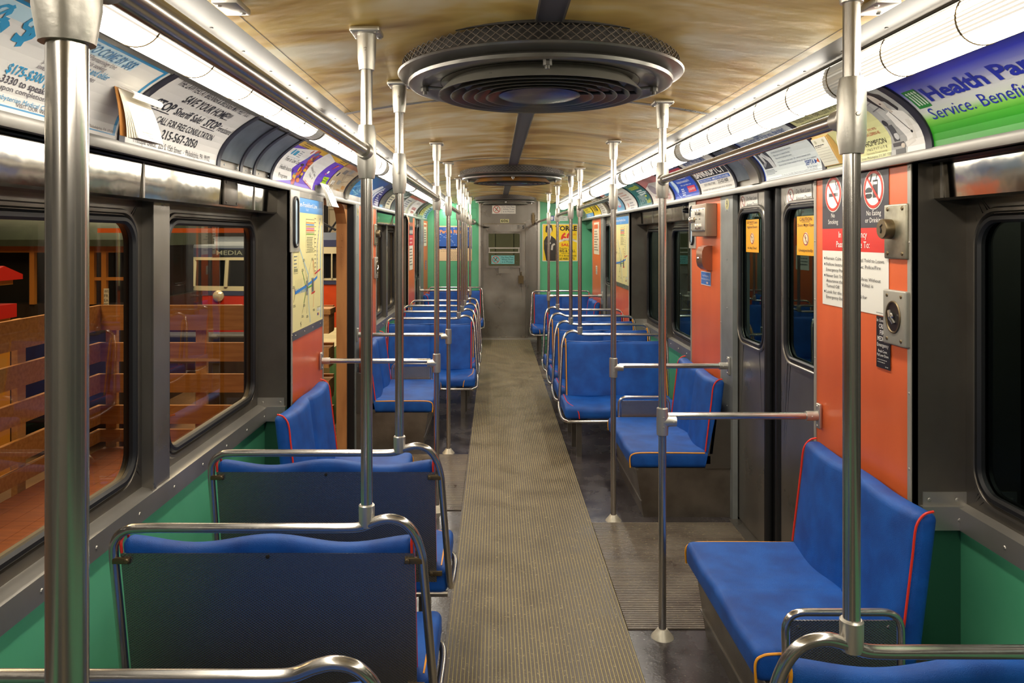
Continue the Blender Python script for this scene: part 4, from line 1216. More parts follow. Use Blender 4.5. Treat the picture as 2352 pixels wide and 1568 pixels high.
printed('front_slip', fpad, .155, .135, 'f1efe9', [
    ('t', 'CLINICAL RESEARCH STUDIES', .0775, .085, .0075, '8a8a92', {'a': 'c', 'w': .13}), ('t', 'FOR DETAILS CALL', .0775, .070, .0075, '8a8a92', {'a': 'c', 'w': .09}),
    ('t', '215.823.3330', .0775, .055, .0075, '8a8a92', {'a': 'c', 'w': .05}), ('t', 'Visit our Website: WWW.PHILLYTRIALS.COM', .0775, .038, .006, '8a8a92', {'a': 'c', 'w': .14}),
    ('g', .03, .026, .13, 3, .007, .003, 'a5a5aa')], None, None, parent=root)

# 2: lawyers' card
y0 = 2.233; y1 = 2.977; U = lambda y: y - y0; K = '2b2b33'
ad(-1, y0, y1, 'e9e6e2', [
    ('t', 'THE LAWYERS AT BRENNER & BRENNER MAY HELP YOU', U(2.605), V(.085), .019, K, {'a': 'c', 'w': .64, 'sh': .1, 'b': .008}),
    ('t', 'SAVE YOUR HOME!!!', U(2.62), V(.24), .030, K, {'a': 'c', 'w': .40, 'sh': .2, 'b': .012}),
    ('t', 'STOP', U(2.295), V(.42), .034, K, {'w': .135, 'sh': .15, 'b': .02}), ('t', 'Sheriff Sale!', U(2.45), V(.42), .030, K, {'w': .22, 'b': .01}),
    ('t', 'STOP', U(2.70), V(.42), .034, K, {'w': .12, 'sh': .15, 'b': .02}), ('t', 'Foreclosure!', U(2.83), V(.42), .026, K, {'w': .135, 'sh': .15, 'b': .008}),
    ('r', U(2.285), V(.45), U(2.43), V(.44), K, 5), ('r', U(2.69), V(.45), U(2.82), V(.44), K, 5),
    ('t', 'CALL FOR FREE CONSULTATION', U(2.62), V(.60), .027, K, {'a': 'c', 'w': .47, 'b': .008}),
    ('t', '215-567-2050', U(2.61), V(.79), .036, K, {'a': 'c', 'w': .29, 'b': .012}),
    ('t', 'Principal Office:  225 S. 15th Street  -  Philadelphia, PA 19102', U(2.60), V(.945), .024, K, {'a': 'c', 'w': .61, 'b': .006}),
], 'white SAVE YOUR HOME lawyers card with black lettering in the left rack')
divider(-1, 2.2165, .034)
for y in (2.995, 3.26, 3.44, 3.70): divider(-1, y, .032)
m = MB()
for a, b in ((3.02, 3.24), (3.285, 3.42), (3.465, 3.68)):
    m = MB(); N = 8
    p1 = [covept(-1, .05 + .80 * i / N, .002, 0) for i in range(N + 1)]; p2 = [covept(-1, .05 + .80 * i / N, .004, 0) for i in range(N + 1)]
    m.prof_y([(p.x, p.z) for p in p1] + [(p.x, p.z) for p in reversed(p2)], a, b)
    m.dome(covept(-1, .93, .006, a + .04), (1, 0, 0), .005); m.dome(covept(-1, .93, .006, b - .03), (1, 0, 0), .005)
    S('trim_20', m, mat('blue_grey_slot_plate', '77808a', .38, .6, var=(9, '5a6268', .8)), True)

# 3: health insurance card
y0 = 3.717; y1 = 4.885; U = lambda y: y - y0; PU = '6a3fd0'
fru = random.Random(3); its = [('r', 0, V(.125), y1 - y0, V(0), 'e8b81e')]
its += [('p', [(U(3.72), V(1)), (U(3.73), V(.21)), (U(4.10), V(.06)), (U(4.09), V(.30)), (U(4.0), V(.60)), (U(4.08), V(.87)), (U(3.80), V(.97))], 'f1f0ee'),
        ('p', [(U(4.29), V(.01)), (U(4.60), V(.12)), (U(4.56), V(.55)), (U(4.54), V(.98)), (U(4.285), V(.78)), (U(4.26), V(.30))], 'f1f0ee', 4)]
for i in range(46):
    t = i / 46; u = 4.19 - .10 * abs(t - .4) + fru.uniform(-.075, .075); v = .10 + .86 * t
    its.append(('e', U(u), V(v), fru.uniform(.012, .035), fru.uniform(.008, .02), fru.choice(['c22a1c', 'e07a1e', 'e8c02a', '3a2a1e', 'd8582a', '5a7fb8', '8a3a20']), 3))
its += [('t', 'Free or Low Cost', U(3.79), V(.48), .026, '33333a', {'w': .27}), ('t', 'Health Insurance', U(3.79), V(.68), .026, '33333a', {'w': .26}), ('t', 'Programs', U(3.82), V(.87), .026, '33333a', {'w': .16}),
        ('e', U(3.80), V(.27), .015, .018, '35a8d8', 4), ('r', U(3.83), V(.33), U(3.88), V(.22), '35a8d8', 4), ('g', U(3.90), V(.20), U(3.98), 4, .011, .005, '8a98a8'),
        ('l', [(U(3.76), V(.39)), (U(4.02), V(.37))], .001, '8fc0d8'), ('e', U(4.045), V(.14), .012, .012, 'e05a2a', 4),
        ('g', U(4.32), V(.12), U(4.42), 4, .012, .005, '55a0c8'),
        ('t', 'Uninsured Teens', U(4.30), V(.44), .020, '50505a', {'w': .22, 'rot': -.25, 'lay': 6}), ('t', 'Under 19', U(4.36), V(.62), .020, '50505a', {'w': .12, 'rot': -.25, 'lay': 6}),
        ('t', '1-800-464-KIDS', U(4.31), V(.82), .022, 'd02a22', {'w': .21, 'rot': -.22, 'lay': 6}),
        ('p', [(U(4.70), V(.72)), (U(4.73), V(.70)), (U(4.71), V(.54)), (U(4.85), V(.52)), (U(4.84), V(.70)), (U(4.87), V(.71)), (U(4.78), V(.84))], 'b8e01e', 4),
        ('t', 'We also sign', U(4.78), V(.60), .010, '3a5a10', {'a': 'c', 'w': .10, 'lay': 6}), ('t', '1-800-464-KIDS', U(4.78), V(.67), .012, '3a5a10', {'a': 'c', 'w': .12, 'lay': 6}),
        ('p', [(U(4.74), V(.16)), (U(4.79), V(.17)), (U(4.72), V(.33))], 'e04a2a', 4), ('r', U(4.70), V(.44), U(4.74), V(.37), 'f0f0f0', 4), ('r', U(4.68), V(.48), U(4.72), V(.45), 'e05ab0', 4),
        ('g', U(3.80), V(.03), U(3.95), 3, .010, .004, '6a5010'), ('g', U(4.68), V(.03), U(4.84), 3, .010, .004, '6a5010')]
ad(-1, y0, y1, PU, its, 'purple and yellow Free or Low Cost Health Insurance card in the left rack')
# slips hanging over the edge of it
root = thing('slip_pad', (-1.085, 4.77, EYE + .23), 'white leaflet pad hanging over the rack edge above the route map', 'note pad')
B = Vector(root.location)
m = MB(T=lambda v: v - B)
for i in range(4): sheet(m, (-1.095 + i * .001, EYE + .335), (-1.05 + i * .008, EYE + .19), 4.66 + i * .002, 4.86 + i * .002, bow=.01)
m.build('slips', mat('slip_paper', 'efe9da', .6), root)
def fp(u, v, off):
    q = 1 - v / .145
    return Vector((-1.092 + .069 * q + .010 * math.sin(q * PI) + .002 + off, 4.668 + u, EYE + .335 - .145 * q)) - B
printed('front_slip', fp, .198, .145, 'eef0f2', [('l', [(.099, .0), (.099, .145)], .001, '9aa'), ('g', .02, .12, .06, 3, .010, .007, '444'), ('g', .12, .12, .16, 3, .010, .007, '444') if False else ('g', .12, .12, .16, 3, .010, .007, '444444'),
    ('l', [(.01, .08), (.09, .08)], .0012, '8a9098'), ('l', [(.01, .06), (.09, .06)], .0012, '8a9098'), ('l', [(.01, .04), (.09, .04)], .0012, '8a9098'), ('l', [(.01, .02), (.09, .02)], .0012, '8a9098'),
    ('l', [(.11, .08), (.19, .08)], .0012, '8a9098'), ('l', [(.11, .06), (.19, .06)], .0012, '8a9098'), ('l', [(.11, .04), (.19, .04)], .0012, '8a9098')] if False else
    [('l', [(.099, .0), (.099, .145)], .001, '99aaaa'), ('g', .02, .12, .06, 3, .010, .007, '444444'), ('g', .12, .12, .16, 3, .010, .007, '444444')] +
    [('l', [(a, b), (a + .08, b)], .0012, '8a9098') for a in (.01, .11) for b in (.08, .06, .04, .02)], None, None, parent=root)

# 4: tan collage card
y0 = 4.90; L = .56; rnd = random.Random(5)
ad(-1, y0, y0 + L, 'c9b493', [('r', 0, V(.13), L, V(0), 'c98a5a')] +
   [('p', [(.30 + rnd.uniform(-.24, .18), V(rnd.uniform(.1, .9))) for _ in range(1)] * 1 + [], '999') for _ in range(0)] +
   [('r', a, V(b + .13), a + .10, V(b), c) for a, b, c in ((.02, .3, 'e8dfc8'), (.14, .18, '8f8a84'), (.28, .12, 'b8b8b4'), (.36, .35, 'd9c9a8'), (.22, .5, 'a8a49c'), (.42, .62, 'c89048'), (.30, .75, 'b88a50'), (.06, .55, 'f0eee6'), (.1, .75, 'e8e0d0'))] +
   [('r', .06, V(.42), .10, V(.30), '3a3a3a', 3), ('l', [(.2, V(.2)), (.34, V(.55)), (.5, V(.45))], .003, '55504a'), ('l', [(.05, V(.95)), (.12, V(.6))], .012, '3a352e'), ('l', [(.10, V(.95)), (.16, V(.55))], .008, '3a352e'), ('l', [(.3, V(.3)), (.5, V(.25))], .003, '55504a')],
   'tan collage advert card with black sketch lines above the open doorway')
divider(-1, 5.54, .12, True); divider(-1, 5.475, .03); divider(-1, 5.63, .03)
# 5: blue and violet card
y0 = 5.66; L = 1.45
def g5(x, y): return hexc('2f86c8') if x < .01 else tuple(a + (b - a) * min(1, x / L * 1.1) for a, b in zip(hexc('3a9ad6'), hexc('3f3a9a')))
its = [('p', [(.9, V(.95)), (.62, V(.98)), (.78, V(.5)), (1.0, V(.18)), (1.12, V(.22)), (.98, V(.55))], 'e6ecf4', 2), ('p', [(1.0, V(.9)), (1.02, V(.5)), (1.2, V(.2)), (1.24, V(.24)), (1.1, V(.55))], 'dfe4f2', 2),
       ('r', .75, V(1), .95, V(.72), 'c04ad0', 1), ('r', 1.15, V(1), 1.45, V(.22), '3b2f86', 1), ('r', 1.1, V(.2), 1.45, V(0), '35306a', 1),
       ('t', 'Need', .30, V(.45), .035, 'e8f2fa', {'w': .2}), ('t', 'Help?', .30, V(.65), .035, 'e8f2fa', {'w': .2})]
rnd = random.Random(9)
for i in range(26): its.append(('l', [(rnd.uniform(.02, .35), V(rnd.uniform(.5, 1))), (rnd.uniform(.1, .5), V(rnd.uniform(.35, .8)))], .006, rnd.choice(['a8d8f0', '1a5a9a', '6ab8e0']), 3))
for i in range(8): its.append(('r', 1.2, V(.32 + i * .085), 1.2 + .07 + .05 * (i % 3), V(.28 + i * .085), 'e8e6f4', 3))
its.append(('r', 1.28, V(.95), 1.42, V(.78), 'd8d6ec', 3))
ad(-1, y0, y0 + L, g5, its, 'blue and violet advert card with white swirls past the doorway, left rack')
divider(-1, 7.14, .03)
ad(-1, 7.17, 7.90, '3c3f46', [('p', [(.02, V(1)), (.02, V(.4)), (.2, V(.1)), (.35, V(.3)), (.2, V(.8))], '6a6258'), ('r', .0, V(1), .2, V(.85), '5aa0dc', 3), ('r', .38, V(.95), .73, V(.30), 'e6e0c6', 2), ('g', .42, V(.38), .68, 4, .03, .017, '2a2a2a'), ('g', .42, V(.86), .7, 2, .014, .006, '6a6a6a')],
   'dark advert card with a cream lettered block in the left rack')
divider(-1, 7.915, .03)
ad(-1, 7.93, 8.62, '4a4e50', [('p', [(.05, V(.1)), (.3, V(.02)), (.5, V(.4)), (.3, V(.7))], '8a9490'), ('r', .4, V(.75), .66, V(.5), '202428', 2), ('l', [(.3, V(.3)), (.6, V(.15))], .03, 'cfd8d4'), ('l', [(.4, V(.5)), (.65, V(.35))], .02, 'cfd8d4')], 'dark grey patterned advert card in the left rack')
ad(-1, 8.65, 9.40, 'efeeea', [('r', .0, V(.14), .75, V(0), 'd8603a'), ('l', [(.03, V(.95)), (.03, V(.3))], .02, '90b8d8'), ('g', .15, V(.25), .6, 6, .028, .012, '7a88a0'), ('g', .2, V(.85), .6, 2, .018, .010, 'c86a4a'), ('r', .66, V(.95), .70, V(.25), 'c8d86a', 3)], 'white advert card with an orange top band and yellow-green edge, left rack')
# torn flap hanging below
m = MB(); m.add([(-1.10, 9.22, EYE + .27), (-1.10, 9.34, EYE + .27), (-1.06, 9.36, EYE + .12), (-1.05, 9.27, EYE + .12)], [(0, 1, 2, 3)])
m.add([(-1.102, 9.22, EYE + .27), (-1.102, 9.34, EYE + .27), (-1.062, 9.36, EYE + .12), (-1.052, 9.27, EYE + .12)], [(0, 1, 2, 3)])
tag(m.build('torn_flap', mat('peach_paper', 'e8b894', .6), None, False), 'torn peach paper flap drooping from the left rack, far end', 'paper')
ad(-1, 9.44, 10.40, 'f2f0ec', [('r', .0, V(.13), .96, V(0), 'c8584a'), ('t', 'GET A', .35, V(.30), .03, '8a8a90', {'w': .3}), ('t', 'DEGREE', .3, V(.65), .04, 'd8402c', {'w': .45, 'b': .02}), ('t', 'NOW', .35, V(.88), .04, 'd8402c', {'w': .3, 'b': .02}), ('l', [(.05, V(.95)), (.05, V(.1))], .02, '40485a'), ('l', [(.93, V(.95)), (.93, V(.1))], .02, '3a6a9a')],
   'white advert card with large red letters at the far end of the left rack')
divider(-1, 10.6, .12, True)
ad(-1, 10.95, 11.45, 'd8c860', [('g', .08, V(.3), .4, 5, .035, .015, '8a8040')], 'yellow-olive advert card near the left end wall')
ad(-1, 11.48, 12.20, 'eef2f6', [('r', .35, V(.95), .68, V(.1), '6aa0d0', 2), ('g', .08, V(.2), .6, 6, .035, .02, '2a3a6a')], 'white and blue advert card, last in the left rack')

# ---- right rack (u runs towards the viewer)
y1 = 2.368; U = lambda y: y1 - y
def ghp(x, y):
    s = 1 - y / CHT
    st = [(0, '2a2f9e'), (.10, '3540cf'), (.22, '8f93dc'), (.34, 'dddbe6'), (.50, 'dfe6d8'), (.60, '8fd65a'), (.72, '2fa71e'), (1, '1f8a14')]
    for (a, ca), (b, cb) in zip(st, st[1:]):
        if s <= b: t = (s - a) / (b - a); return tuple(p + (q - p) * t for p, q in zip(hexc(ca), hexc(cb)))
    return hexc(st[-1][1])
HB = '2333b4'
its = [('p', [(U(2.352), V(.43)), (U(2.285), V(.43)), (U(2.285), V(.17)), (U(2.352), V(.17))], '2c8f3a', 3)]
for i in range(4):
    uu = U(2.343) + i * .0145
    its += [('e', uu + .005, V(.215), .0048, .0055, 'eef2e8', 4), ('l', [(uu + .005, V(.24)), (uu + .007, V(.39))], .007, 'eef2e8', 4)]
its += [('t', 'Health Partners', U(2.27), V(.37), .047, HB, {'b': .03, 'w': .66}), ('t', 'Service. Benefits. Results.', U(2.325), V(.61), .044, HB, {'w': .70, 'b': -.004})]
ad(1, 1.02, y1, ghp, its, 'Health Partners card fading from blue to green, nearest in the right rack')
divider(1, 2.387, .036)
# school card with a woman in a white coat
y0, y1 = 2.408, 3.13; L = y1 - y0; U = lambda y: y1 - y
PAP = 'dcdca0'
its = [('p', [(U(2.70), V(0)), (U(2.60), V(.25)), (U(2.60), V(.7)), (U(2.63), V(1)), (L, V(1)), (L, V(0))], 'a9a9a6', 1)]
us = U(2.56)
its += [('r', us + .0, V(.45), L - .0, V(.0), 'bcbcb8', 2), ('l', [(us - .02, V(.28)), (us + .05, V(.24))], .004, '77777a', 3), ('l', [(us - .02, V(.18)), (us + .06, V(.14))], .003, '88888a', 3),
        ('p', [(us + .02, V(.03)), (us + .075, V(.0)), (us + .115, V(.10)), (us + .12, V(.33)), (us + .105, V(.36)), (us + .095, V(.2)), (us + .05, V(.12)), (us + .045, V(.32)), (us + .03, V(.2))], '35302e', 4),
        ('e', us + .065, V(.17), .019, .030, 'd8cec2', 5), ('e', us + .062, V(.21), .006, .003, '7a5a52', 6), ('l', [(us + .066, V(.28)), (us + .072, V(.36))], .016, 'cfc5b8', 5),
        ('p', [(us + .03, V(.36)), (us + .075, V(.32)), (us + .125, V(.38)), (us + .15, V(.66)), (us + .15, V(1)), (us + .04, V(1)), (us + .055, V(.75)), (us + .03, V(.55))], 'e9e6e0', 4),
        ('l', [(us + .06, V(.34)), (us + .07, V(.5)), (us + .085, V(.62)), (us + .095, V(.66))], .003, '2a2a2a', 6), ('e', us + .097, V(.68), .006, .007, '2a2a2a', 6),
        ('l', [(us + .11, V(.5)), (us + .10, V(.8)), (us + .04, V(.86))], .022, 'dedad2', 5), ('e', us + .022, V(.86), .012, .010, 'cbbfb0', 6),
        ('e', us - .02, V(.48), .014, .014, '3a3a3c', 4), ('r', us - .025, V(.78), us + .01, V(.52), '555558', 4), ('e', us + .0, V(.70), .014, .016, 'c8c8c8', 5), ('r', us - .04, V(.86), us + .03, V(.80), '4a4a4e', 4), ('r', us - .03, V(1), us + .03, V(.90), '2a2a2c', 4)]
its += [('t', '"IN LESS THAN A YEAR, I LOST MY JOB', U(3.10), V(.085), .016, '33332e', {'w': .40}), ('t', 'TO GO TO THE CAREER I WANTED."', U(3.07), V(.165), .016, '33332e', {'w': .35}),
        ('t', 'wherever you are.', U(2.79), V(.52), .014, 'b8402e', {'w': .14}), ('t', 'YOU CAN LEARN 45', U(2.80), V(.60), .014, 'b8402e', {'w': .155}),
        ('t', 'THOMPSON', U(2.80), V(.76), .024, '3a3530', {'w': .165}), ('t', 'I N S T I T U T E', U(2.78), V(.835), .011, '6a6050', {'w': .14}),
        ('t', 'Opportunity Through Learning', U(2.79), V(.89), .008, '8a7a60', {'w': .145}), ('t', '3440 Market Street Philadelphia 215.387.1530', U(2.92), V(.965), .012, '55503c', {'w': .30})]
ad(1, y0, y1, PAP, its, 'pale yellow school card with a photo of a woman in a white coat, right rack')
# take-one pad on it
root = thing('slip_pad', (1.33, 3.05, EYE + .37), 'take-one leaflet pad pinned on the pale yellow school card', 'note pad')
B = Vector(root.location)
def fpd(u, v, off):
    s = .93 - (v / .15) * .55
    return covept(1, s, .014 + off + .012 * math.sin(v / .15 * PI), 3.125 - u) - B
m = MB(T=lambda v: v - B); N = 8
a = [covept(1, .38 + .56 * i / N, .004, 0) for i in range(N + 1)]; b = [covept(1, .38 + .56 * i / N, .014 + .012 * math.sin(i / N * PI), 0) for i in range(N + 1)]
m.prof_y([(p.x, p.z) for p in a] + [(p.x, p.z) for p in reversed(b)], 2.985, 3.125); m.build('slips', mat('tan_card', 'c8a060', .6), root)
printed('front_slip', fpd, .132, .15, 'e8e6d4', [('e', .03, .135, .010, .008, 'c8c4a8', 3), ('e', .10, .135, .010, .008, 'c8c4a8', 3), ('g', .01, .12, .10, 1, .01, .004, '555'  '555'), ('g', .01, .112, .07, 1, .01, .003, '777777')] +
        [('l', [(.01, v), (.122, v)], .0008, '77776a') for v in (.10, .085, .07, .055, .04, .022)], None, None, parent=root, curved=8)
printed('heading', lambda u, v, off: covept(1, .33 - v / CHT, .005 + off, 3.10 - u) - B, .08, .02, PAP, [('t', 'TAKE ONE', .01, .004, .011, '55503c', {'w': .06})], None, None, parent=root)
# transit-agency card
y0, y1 = 3.165, 3.845; L = y1 - y0; U = lambda y: y1 - y; NB = '27509a'
its = [('r', 0, V(1), .012, V(0), '2347b0', 1), ('r', L - .006, V(1), L, V(0), 'd88a70', 1), ('t', 'Building a better SEPTA for you, the rider!', U(3.82), V(.125), .024, NB, {'w': .58, 'b': .006}),
       ('r', U(3.81), V(.72), U(3.66), V(.33), '3f4146', 2), ('p', [(U(3.76), V(.40)), (U(3.72), V(.36)), (U(3.67), V(.5)), (U(3.66), V(.72)), (U(3.70), V(.72)), (U(3.72), V(.55))], 'c8cacc', 3), ('e', U(3.765), V(.48), .015, .028, 'bfbfc0', 4), ('e', U(3.715), V(.42), .013, .02, 'b0b2b4', 4), ('l', [(U(3.80), V(.65)), (U(3.75), V(.55))], .02, '8a8c90', 3),
       ('t', 'SEPTA', U(3.33), V(.83), .026, NB, {'w': .09, 'b': .01}), ('t', '"At Your Service."', U(3.325), V(.90), .014, '5a6a90', {'w': .11, 'sh': .2}),
       ('p', [(U(3.235), V(.82)), (U(3.235), V(.74)), (U(3.21), V(.78)), (U(3.225), V(.83))], NB, 4), ('p', [(U(3.215), V(.80)), (U(3.20), V(.73)), (U(3.19), V(.83))], 'd8602a', 4),
       ('r', U(3.80), V(.955), U(3.17), V(.948), '3a3f48', 3)]
for i, (s, t_) in enumerate(((.36, 'As SEPTA rebuilds its lines and stations,'), (.43, '- A fresh look at all stations and services'), (.50, '- New service to connect the city'), (.565, '- New service to job-growth centers'), (.65, "It will cost billions to build a better, safer, and more convenient system."), (.72, "But we can't think of a better investment. For you, our region, and our employees."))):
    its.append(('t', t_, U(3.62 if i else 3.63), V(s), .0105, '6a7686', {'w': (.26, .24, .20, .20, .38, .42)[i]}))
its.append(('g', U(3.81), V(.75), U(3.66), 4, .008, .0035, '6a7686')); its.append(('t', '350 miles, bus, rail, trolleys. Diagrams shown are available at www.septa.org', U(3.62), V(.935), .009, '5a6676', {'w': .40}))
ad(1, y0, y1, 'd6dfe0', its, 'pale blue-grey SEPTA card with a dark photo above the right-hand doors')
divider(1, 3.148, .032); divider(1, 3.862, .03); divider(1, 3.96, .13, True)
m = MB(); N = 8
p1 = [covept(1, .05 + .80 * i / N, .002, 0) for i in range(N + 1)]; p2 = [covept(1, .05 + .80 * i / N, .004, 0) for i in range(N + 1)]
m.prof_y([(p.x, p.z) for p in p1] + [(p.x, p.z) for p in reversed(p2)], 4.05, 4.27); S('trim_20', m, mat('blue_grey_slot_plate', '77808a', .38, .6), True)
# bankruptcy card
y0, y1 = 4.315, 5.03; L = y1 - y0; U = lambda y: y1 - y
its = [('t', 'MONEY PROBLEMS?', U(4.93), V(.115), .026, '2a4a96', {'w': .46, 'b': .012}), ('r', U(5.02), V(.54), U(4.34), V(.26), '1c1c20', 2), ('t', 'BANKRUPTCY', U(5.0), V(.50), .055, 'ece9e4', {'w': .62, 'b': .03, 'sh': .08}),
       ('r', U(5.0), V(.66), U(4.36), V(.565), '2a66c8', 2), ('t', 'FREE CONSULTATION - IMMEDIATE HELP AVAILABLE', U(4.98), V(.645), .017, 'eef0f4', {'w': .60, 'b': .008}),
       ('t', 'DAVID M. OFFEN, ATTORNEY', U(4.92), V(.77), .018, '55555c', {'w': .24}), ('t', '215-625-9600', U(4.62), V(.77), .026, '2a2a30', {'w': .20, 'b': .01}), ('r', U(4.63), V(.80), U(4.41), V(.794), '44444a', 3),
       ('t', '6TH & MARKET STREET, INDEPENDENCE SQUARE, SUITE 160 - PHILADELPHIA', U(4.98), V(.915), .014, '55555c', {'w': .60})]
ad(1, y0, y1, 'e9e7e0', its, 'white BANKRUPTCY card with a black banner in the right rack')
divider(1, 4.298, .03); divider(1, 5.05, .03)
y0, y1 = 5.07, 5.76; U = lambda y: y1 - y; L = y1 - y0
ad(1, y0, y1, '2350c4', [('r', 0, V(.07), L, V(0), '35407a', 1), ('r', .02, V(.26), L, V(.07), 'c8303a', 1), ('g', .12, V(.14), .6, 1, .02, .014, 'f0c8c8'), ('e', .13, V(.52), .05, .075, '9cc4ec', 2), ('e', .14, V(.52), .035, .06, 'cfe2f6', 3), ('l', [(.05, V(.4)), (.1, V(.8)), (.2, V(.98))], .006, 'a8c8f0'),
    ('t', 'He helped Dad quit.', .30, V(.38), .022, 'eaf0fa', {'w': .25, 'b': .01}), ('t', 'He helped the home-based fire.', .24, V(.50), .022, 'eaf0fa', {'w': .34, 'b': .01}), ('t', 'We can help you', .28, V(.60), .014, 'eaf0fa', {'w': .28}),
    ('r', .42, V(.84), .62, V(.64), 'd83a56', 3), ('t', '215-243-WISH', .43, V(.78), .022, 'f6e6ea', {'w': .17, 'b': .012}), ('g', .24, V(.68), .34, 4, .017, .010, 'd8e4f4'), ('g', .3, V(.93), .5, 1, .01, .005, 'a8c0ec')],
   'deep blue advert card with a red number box in the right rack')
divider(1, 5.78, .03)
y0, y1 = 5.80, 6.56; U = lambda y: y1 - y
ad(1, y0, y1, 'e6e0da', [('p', [(.0, V(0)), (.76, V(0)), (.76, V(.25)), (.3, V(.2)), (0, V(.35))], 'c87a78'), ('e', .22, V(.45), .12, .05, 'a89aa4', 2), ('t', 'CALL US', .45, V(.62), .035, 'd0504a', {'w': .2}), ('t', 'PARENTS, WE MAY BE ABLE', .15, V(.80), .03, 'd0706a', {'w': .52}), ('t', 'TO HELP', .5, V(.93), .03, 'd0706a', {'w': .18})],
   'white advert card with soft red lettering in the right rack')
divider(1, 6.578, .03)
y0, y1 = 6.60, 7.24; L = y1 - y0
its = [('t', 'Fundamentally', .12, V(.25), .05, 'd6dc3a', {'w': .42, 'b': .01}), ('r', .05, V(.06), .1, V(.03), 'd8e8e8', 3), ('l', [(.3, V(.55)), (.62, V(.42))], .004, 'd8e8e8'), ('r', .45, V(.62), .52, V(.56), 'd6dc3a', 3), ('t', 'Tasteful', .42, V(.88), .05, 'd6dc3a', {'w': .18, 'b': .01})]
rnd = random.Random(2)
for i in range(16): its.append(('l', [(.14 + i * .02, V(.5)), (.14 + i * .02 + .004, V(.5 + rnd.uniform(.15, .42)))], .007, 'c8dfe0', 3))
its += [('g', .28, V(.32), .58, 3, .02, .012, 'e0ecec')]
ad(1, y0, y1, '17696f', its, 'teal advert card with yellow-green headline in the right rack')
divider(1, 7.25, .03)
ad(1, 7.27, 7.95, 'e8e5e0', [('r', 0, V(.1), .68, V(0), 'cfc8b8'), ('g', .1, V(.2), .5, 2, .03, .014, 'd09a90'), ('g', .12, V(.42), .58, 2, .03, .014, 'b8a8a8'), ('g', .3, V(.7), .55, 3, .03, .014, '9a9aa4'), ('e', .2, V(.8), .04, .03, 'e0a8a0', 3)],
   'cream advert card with faint pink lettering in the right rack')
divider(1, 7.96, .03)
ad(1, 7.98, 8.80, 'd8dce0', [('r', .32, V(1), .8, V(0), '6ab0dc', 1), ('e', .55, V(.5), .12, .08, 'e8f2f8', 2), ('r', .45, V(.8), .6, V(.72), 'e07a9a', 3), ('r', 0, V(.1), .3, V(0), 'c85a5a', 2)], 'light blue and grey advert card in the right rack')
divider(1, 8.82, .03); divider(1, 9.1, .12, True)
ad(1, 9.25, 9.75, 'd9d6cc', [('g', .1, V(.3), .4, 6, .03, .012, '8a8a88')], 'pale advert card before the yellow ones in the right rack')
ad(1, 9.80, 10.45, 'f0d020', [('r', .0, V(.12), .65, V(0), '4a4a44'), ('r', .15, V(.7), .5, V(.3), '3a3a20', 2), ('g', .18, V(.35), .46, 4, .025, .014, 'f0d020'), ('r', 0, V(1), .65, V(.93), 'e8e8e0', 2)], 'bright yellow advert card near the far end of the right rack')
ad(1, 10.52, 11.30, 'ecd83a', [('r', 0, V(1), .78, V(.72), '5a96d0', 1), ('g', .12, V(.2), .6, 4, .035, .018, '9a8a20'), ('g', .15, V(.8), .5, 2, .02, .01, 'e8f0f8')], 'yellow and blue advert card, last in the right rack')

# ------------------------------------------------------------------ notices on the walls
def wallmap(sd, x, yl, zb):
    """yl: y of the left edge when reading"""
    return lambda u, v, off: Vector((x - sd * off, yl + u if sd < 0 else yl - u, zb + v))
def endmap(x, z, y=YE):
    return lambda u, v, off: Vector((x + u, y - off, z + v))
# passenger notice on the near orange panel
x = 1.43; yl = 3.246
W_ = 3.246 - 2.700; 
def Y(y): return yl - y
cig = [('r', Y(3.18), 1.870 - 1.41, Y(3.10), 1.884 - 1.41, '2b2b30', 4), ('r', Y(3.118), 1.870 - 1.41, Y(3.10), 1.884 - 1.41, '8a8a8a', 5), ('l', [(Y(3.115), .485), (Y(3.11), .50), (Y(3.12), .515), (Y(3.112), .53)], .006, '2b2b30', 4), ('l', [(Y(3.10), .485), (Y(3.095), .50), (Y(3.105), .515)], .006, '2b2b30', 4)]
food = [('e', Y(2.842), .447, .026, .011, '2b2b30', 4), ('e', Y(2.842), .466, .026, .013, '2b2b30', 4), ('r', Y(2.868), .455, Y(2.816), .459, 'f2efe6', 5), ('r', Y(2.812), .438, Y(2.775), .505, '2b2b30', 4), ('r', Y(2.808), .488, Y(2.779), .498, 'f2efe6', 5), ('l', [(Y(2.79), .50), (Y(2.775), .54)], .005, '2b2b30', 4), ('l', [(Y(2.83), .50), (Y(2.82), .53)], .012, '2b2b30', 4)]
note = [('e', Y(2.975), .45, .014, .011, '2b2b30', 4), ('l', [(Y(2.963), .45), (Y(2.963), .51), (Y(2.945), .50)], .006, '2b2b30', 4)]
wd = 'f0ece4'
its = [('r', 0, .325, W_, .560, '33313a', 1), ('r', 0, .232, W_, .325, 'd62a20', 1)]
its += prohib(Y(3.142), .471, .072, cig) + prohib(Y(2.975), .471, .072, note) + prohib(Y(2.808), .470, .072, food)
its += [('t', 'No', Y(3.142), .372, .019, wd, {'a': 'c'}), ('t', 'Smoking', Y(3.142), .345, .019, wd, {'a': 'c'}), ('t', 'No Radios', Y(2.975), .372, .019, wd, {'a': 'c', 'w': .10}), ('t', 'or Tapes', Y(2.975), .345, .019, wd, {'a': 'c', 'w': .09}),
        ('t', 'No Eating', Y(2.805), .372, .019, wd, {'a': 'c'}), ('t', 'or Drinking', Y(2.805), .345, .019, wd, {'a': 'c'}),
        ('t', 'In an Emergency', W_ / 2, .288, .025, 'f2ece4', {'a': 'c', 'b': .008}), ('t', 'Passengers Are To:', W_ / 2, .248, .025, 'f2ece4', {'a': 'c', 'b': .008})]
